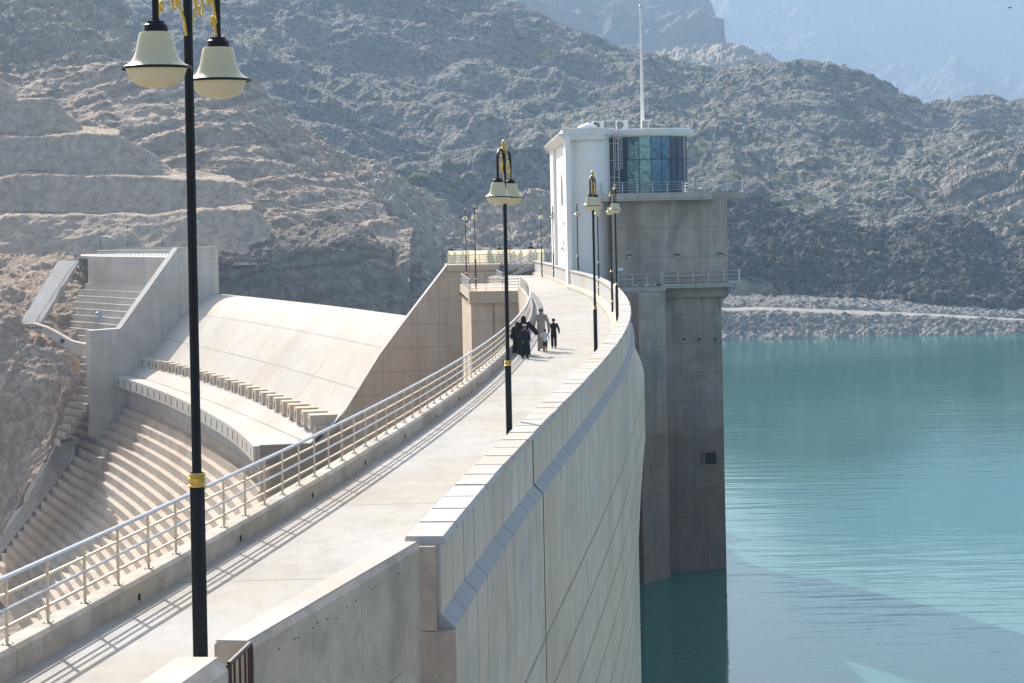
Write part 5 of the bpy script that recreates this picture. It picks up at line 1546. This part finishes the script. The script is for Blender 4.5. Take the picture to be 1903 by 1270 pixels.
PH = hill('hill', -120, 760, 1.8, [([(-120, 480), (760, 560)], 455), ([(-120, 400), (400, 420), (600, 440), (760, 470)], 475), ([(-120, 240), (200, 260), (400, 290), (600, 370), (760, 440)], 510), ([(-120, 150), (40, 152), (80, 142), (130, 131), (220, 124), (300, 130), (380, 140), (440, 148), (470, 160), (500, 200), (530, 235), (560, 262), (600, 296), (640, 328), (680, 352), (705, 385), (712, 410), (720, 440), (760, 520)], 560)],
     [34, 60, 50], M['r_brown'], amp=(2.4, 1.2, .5), jit=.12, scale=(48, 17, 6), strata=((-.45, .1, 1), 1.5, 6.5), boulders=((.3, 1.8),), label='brown bedded rock hill above the cut terraces on the left', keep=(0, 4), seed=10)
shrubs(PH, 16, .8, 1.7, 'brown hill: ', 'shrubs on the brown rock hill', kinds=(0, 2), pick=1)
# cut terraces: face and bench pairs
hill('terraced_cutting', -120, 500, 1.8, [
    ([(-120, 620), (150, 520), (300, 500), (500, 500)], 428),
    ([(-120, 480), (0, 462), (120, 452), (220, 440), (300, 452), (420, 455), (500, 470)], 436),
    ([(-120, 408), (0, 406), (270, 408), (330, 400), (470, 392), (500, 420)], 444),
    ([(-120, 404), (0, 403), (270, 403), (330, 396), (470, 389), (500, 419)], 452),
    ([(-120, 345), (0, 338), (30, 330), (150, 330), (240, 331), (340, 336), (430, 341), (456, 350), (468, 372), (478, 388), (500, 418)], 459),
    ([(-120, 341), (0, 332), (60, 325), (150, 326), (240, 327), (340, 332), (430, 338), (456, 348), (468, 371), (478, 387), (500, 417)], 467),
    ([(-120, 262), (0, 260), (90, 259), (180, 256), (220, 256), (255, 275), (290, 296), (320, 322), (345, 333), (430, 338), (500, 417)], 474),
    ([(-120, 258), (0, 256), (90, 254), (180, 251), (220, 252), (255, 273), (290, 295), (320, 321), (345, 332), (430, 337), (500, 416)], 482),
    ([(-120, 188), (0, 189), (60, 190), (98, 191), (115, 210), (140, 232), (150, 244), (220, 251), (320, 320), (430, 336), (500, 415)], 489),
    ([(-120, 150), (0, 148), (20, 158), (35, 185), (98, 190), (150, 243), (220, 250), (320, 319), (430, 335), (500, 414)], 496)],
    [8, 26, 4, 28, 4, 30, 4, 26, 14], M['r_cut'], amp=(1.0, .5, .22), scale=(30, 9, 3), jit=.05, smooth=True, label='pale cut rock face in stepped benches above the tunnel', keep=(0, 2), seed=11)
# central rock bluff behind the spillway
hill('rock_bluff', 395, 790, 1.4, [
    ([(395, 700), (790, 700)], 410), ([(395, 560), (790, 620)], 424),
    ([(395, 520), (500, 520), (600, 520), (700, 540), (790, 610)], 428),
    ([(395, 500), (430, 478), (560, 480), (640, 482), (700, 492), (730, 520), (750, 560), (790, 600)], 434),
    ([(395, 470), (420, 452), (480, 446), (560, 452), (600, 458), (640, 452), (680, 462), (710, 480), (738, 510), (752, 545), (764, 585), (790, 640)], 446),
    ([(395, 458), (420, 440), (460, 438), (540, 440), (580, 425), (620, 418), (660, 432), (700, 456), (730, 488), (748, 520), (760, 570), (790, 640)], 465)],
    [10, 24, 24, 22, 16], M['r_bluff'], amp=(1.8, 1.0, .5), scale=(24, 9, 3), jit=.12, strata=((-.15, .1, 1), 1.5, 5.5), boulders=((.35, 1.5),), label='layered tan rock bluff standing behind the spillway crest', keep=(0, 3), seed=12)
# foreground rock at the left edge
hill('rock_face', -140, 142, 1.2, [
    ([(-140, 1300), (-60, 1110), (0, 1010), (50, 940), (90, 870), (160, 830)], 318), ([(-140, 1060), (-40, 1020), (0, 985), (40, 930), (84, 855), (108, 816), (160, 800)], 324), ([(-140, 850), (0, 850), (60, 830), (104, 805), (124, 780), (160, 770)], 333),
    ([(-140, 720), (0, 720), (80, 722), (132, 742), (160, 745)], 341), ([(-140, 660), (0, 655), (60, 655), (120, 672), (143, 700), (160, 735)], 349), ([(-140, 600), (0, 597), (30, 604), (52, 632), (62, 648), (100, 655), (128, 668), (143, 695), (160, 730)], 357), ([(-140, 560), (0, 576), (24, 588), (44, 602), (56, 630), (100, 650), (128, 666), (143, 694), (160, 729)], 366)],
    [30, 40, 26, 18, 14, 10], M['r_warm'], amp=(1.7, .9, .45), scale=(20, 7, 2.4), jit=.06, strata=((.3, .1, 1), .5, 4.5), label='buff rock face at the left edge beside the lower steps', keep=(0, 2), seed=13, clip=[(-140, 1300), (0, 1020), (60, 905), (90, 855), (104, 824), (110, 815), (124, 780), (135, 740), (142, 700)])
hill('rock_face', -140, 149, 1.5, [([(-140, 700), (215, 760)], 352), ([(-140, 600), (60, 610), (150, 640), (215, 660)], 372), ([(-140, 540), (60, 560), (150, 560), (160, 580), (215, 600)], 392), ([(-140, 470), (60, 480), (130, 480), (150, 500), (215, 520)], 428)],
     [20, 30, 30], M['r_warm'], amp=(1.6, .9, .4), scale=(20, 7, 2.4), jit=.08, label='rock wall behind the inclined channel', keep=(0, 2), seed=14)
# stones just outside the kerb, bottom left
xs = np.linspace(-13, -6.45, 60); ys = np.linspace(22, 36, 90)
P = np.zeros((90, 60, 3)); 
for i, y in enumerate(ys):
    P[i, :, 1] = y; P[i, :, 0] = np.minimum(xs, Lx(y) - .2); P[i, :, 2] = .16 - .25 * np.clip(Lx(y) - .2 - xs, 0, 99) ** 1.15 - 3.2 * np.clip((y - 28.9) , 0, 99)
P[..., 2] += .22 * cells(P, .38) + .15 * fbm(P, 1.2, 3)
tag(gridmesh('embankment', P, rock('light_stone', (.42, .36, .28), (.46, .42, .36), (.34, .30, .25), sc=12, rub=.3, bump=.5, dark=(.2, .17, .14))), 'pale stone embankment just outside the kerb', kind='structure')
# ground under everything
P = np.zeros((2, 2, 3)); P[0, 0] = (-9000, -200, -58); P[0, 1] = (9000, -200, -58); P[1, 0] = (-9000, 9000, -58); P[1, 1] = (9000, 9000, -58)
tag(gridmesh('ground', P, M['r_pale'], smooth=False), kind='structure')
# boulders on the shore
def boulder_mesh(seed):
    rs_ = np.random.RandomState(seed); import bmesh
    bm = bmesh.new(); bmesh.ops.create_icosphere(bm, subdivisions=3, radius=1)
    co = np.array([v.co[:] for v in bm.verts])
    for _ in range(9):
        n = rs_.normal(size=3); n /= np.linalg.norm(n); d = rs_.uniform(.55, .85)
        t = co @ n; co = np.where((t > d)[:, None], co - (t - d)[:, None] * n, co)
    co = co * (1 + .12 * fbm(co + seed, .9, 3))[:, None]
    for v, c in zip(bm.verts, co): v.co = c
    me = bpy.data.meshes.new('boulder'); bm.to_mesh(me); bm.free(); me.materials.append(M['r_bank2']); return me
M['r_bank2'] = rock('boulder_rock', (.42, .39, .35), (.48, .44, .40), (.30, .28, .26), sc=3, rub=.2, bump=.6, dark=(.12, .11, .10))
bms = [boulder_mesh(s_) for s_ in range(5)]
br_ = random.Random(9)
big_b = [(1659, 576, 1.1), (1655, 592, 1.1), (1660, 597, .9), (1645, 592, .7), (1549, 590, .7), (1587, 592, .6), (1632, 573, .6), (1642, 571, .5), (1695, 596, .9), (1495, 605, .9), (1402, 592, .7), (1635, 620, 1.1), (1780, 603, .8), (1830, 604, 1.0), (1867, 611, .8), (1470, 590, .7), (1450, 604, .8), (1560, 600, .6)]
def shore_d(px, py):
    return float(np.interp(py, [570, 580, 590, 600, 620, 628], [566, 555, 548, 543, 537, 534]))
def add_boulder(px, py, s_):
    o = bpy.data.objects.new('boulder', br_.choice(bms)); COL.objects.link(o)
    p = at(px, py, shore_d(px, py)); o.location = (p.x, p.y, p.z + s_ * .15); o.scale = (s_ * br_.uniform(.9, 1.4), s_ * br_.uniform(.8, 1.2), s_ * br_.uniform(.6, .95)); o.rotation_euler = (br_.uniform(-.3, .3), br_.uniform(-.3, .3), br_.uniform(0, 6))
    sz = 'big' if s_ > .85 else ('fair sized' if s_ > .52 else ('small' if s_ > .33 else 'tiny'))
    cx = int((px - 1340) / 36); cy = 'at the water line' if py > 618 else ('on the lower bank' if py > 606 else ('on the upper bank' if py > 592 else 'beside the gravel track'))
    tag(o, sz + ' grey boulder ' + cy + ', ' + ['against', 'first stretch from', 'second stretch from', 'third stretch from', 'fourth stretch from', 'fifth stretch from', 'sixth stretch from', 'seventh stretch from', 'eighth stretch from', 'ninth stretch from', 'tenth stretch from', 'eleventh stretch from', 'twelfth stretch from', 'thirteenth stretch from', 'fourteenth stretch from', 'fifteenth stretch from'][max(0, min(15, cx))] + ' the tower', 'boulder', 'boulders along the shore')
for b in big_b: add_boulder(*b)
for k in range(150):
    px = br_.uniform(1345, 1903); t = br_.random()
    if px > 1560 and t < .45 and br_.random() < .5: continue
    py = 592 + (px - 1345) * .016 + t * (30 - (px - 1345) * .012)
    if px < 1560: py = 584 + t * 42
    add_boulder(px, py, br_.choice([.3, .35, .4, .5, .6]))

# ------------------------------------------------------------------ water
wl_ = []
nt = NT('reservoir_water')
g = nt.pos((1, 1, 1))
mp = nt.node('ShaderNodeMapping'); gg = nt.node('ShaderNodeNewGeometry'); nt.link(gg.outputs['Position'], mp.inputs['Vector'])
mp.inputs['Rotation'].default_value = (0, 0, radians(8)); mp.inputs['Scale'].default_value = (.10, .42, 1)
w1_ = nt.noise(mp.outputs[0], 1.0, 3, .5, .3)
mp2 = nt.node('ShaderNodeMapping'); nt.link(gg.outputs['Position'], mp2.inputs['Vector'])
mp2.inputs['Rotation'].default_value = (0, 0, radians(-12)); mp2.inputs['Scale'].default_value = (.25, 1.1, 1)
w2_ = nt.noise(mp2.outputs[0], 1.0, 3, .5, .2)
big = nt.noise(nt.pos((.3, 1, 1)), .02, 3, .5)
hh = nt.math('ADD', nt.math('MULTIPLY', w1_, nt.ramp(big, [(.35, .25), (.6, 1)])), nt.math('MULTIPLY', w2_, .22))
col = nt.mix(nt.ramp(big, [(.3, 0), (.7, 1)]), (.050, .148, .124), (.070, .19, .156))
nt.set(col, .05)
nt.b.inputs['IOR'].default_value = 1.33
nt.b.inputs['Specular IOR Level'].default_value = .38
nt.b.inputs['Specular Tint'].default_value = (.66, .90, .98, 1)
nt.bump(hh, 1.0, .055)
bn = nt.b.inputs['Normal'].links[0].from_socket
df = nt.node('ShaderNodeBsdfDiffuse'); nt.link(col, df.inputs['Color'])
gl = nt.node('ShaderNodeBsdfGlossy'); gl.inputs['Color'].default_value = (.68, .82, .86, 1); gl.inputs['Roughness'].default_value = .06; nt.link(bn, gl.inputs['Normal'])
fr = nt.node('ShaderNodeFresnel'); fr.inputs['IOR'].default_value = 1.33; nt.link(bn, fr.inputs['Normal'])
mx = nt.node('ShaderNodeMixShader'); nt.link(fr.outputs[0], mx.inputs[0]); nt.link(df.outputs[0], mx.inputs[1]); nt.link(gl.outputs[0], mx.inputs[2]); nt.link(mx.outputs[0], nt.out.inputs['Surface'])
M['water'] = nt.m
ys = np.linspace(20, 560, 120)
P = np.zeros((120, 40, 3))
for i, y in enumerate(ys):
    if y < 232: x0 = Ox(y) - .2
    else: x0 = max(cyl((y - 140.9) / 484.2, -6, 0)[0], -60) if y < 300 else cyl((y - 140.9) / 484.2, -6, 0)[0]
    P[i, :, 0] = np.linspace(x0, 330, 40); P[i, :, 1] = y; P[i, :, 2] = -23.6
tag(gridmesh('water', P, M['water'], smooth=False), 'calm turquoise reservoir water', kind='structure')
# a bird high on the right
bd = at(1876, 15, 300)
bt_ = thing('bird', 'tiny dark bird gliding at the top right corner', 'bird', bd)
skinned('body', [(bd.x - .22, bd.y, bd.z, .05), (bd.x - .1, bd.y, bd.z, .09), (bd.x + .1, bd.y, bd.z + .02, .08), (bd.x + .3, bd.y, bd.z, .03), (bd.x + .45, bd.y, bd.z + .0, .04, .015), (bd.x - .05, bd.y - .3, bd.z + .1, .07, .02), (bd.x + .1, bd.y - .65, bd.z + .12, .03, .01), (bd.x - .05, bd.y + .3, bd.z + .1, .07, .02), (bd.x + .1, bd.y + .65, bd.z + .12, .03, .01)],
        [(0, 1), (1, 2), (2, 3), (3, 4), (1, 5), (5, 6), (1, 7), (7, 8)], cmat('rust_feathers', (.12, .03, .025)), bt_, root=1)

# ------------------------------------------------------------------ haze
hm = bpy.data.materials.new('haze_air'); hm.use_nodes = True
t = hm.node_tree; t.nodes.clear()
o_ = t.nodes.new('ShaderNodeOutputMaterial'); pv = t.nodes.new('ShaderNodeVolumePrincipled')
pv.inputs['Color'].default_value = (.46, .64, .84, 1)
pv.inputs['Density'].default_value = 0.00023
pv.inputs['Anisotropy'].default_value = 0.0
t.links.new(pv.outputs[0], o_.inputs['Volume'])
hz = MB().box((0, 3900, 345), (8200, 8200, 830)).build('haze', hm)
tag(hz, 'thin pale blue haze filling the valley', kind='stuff')
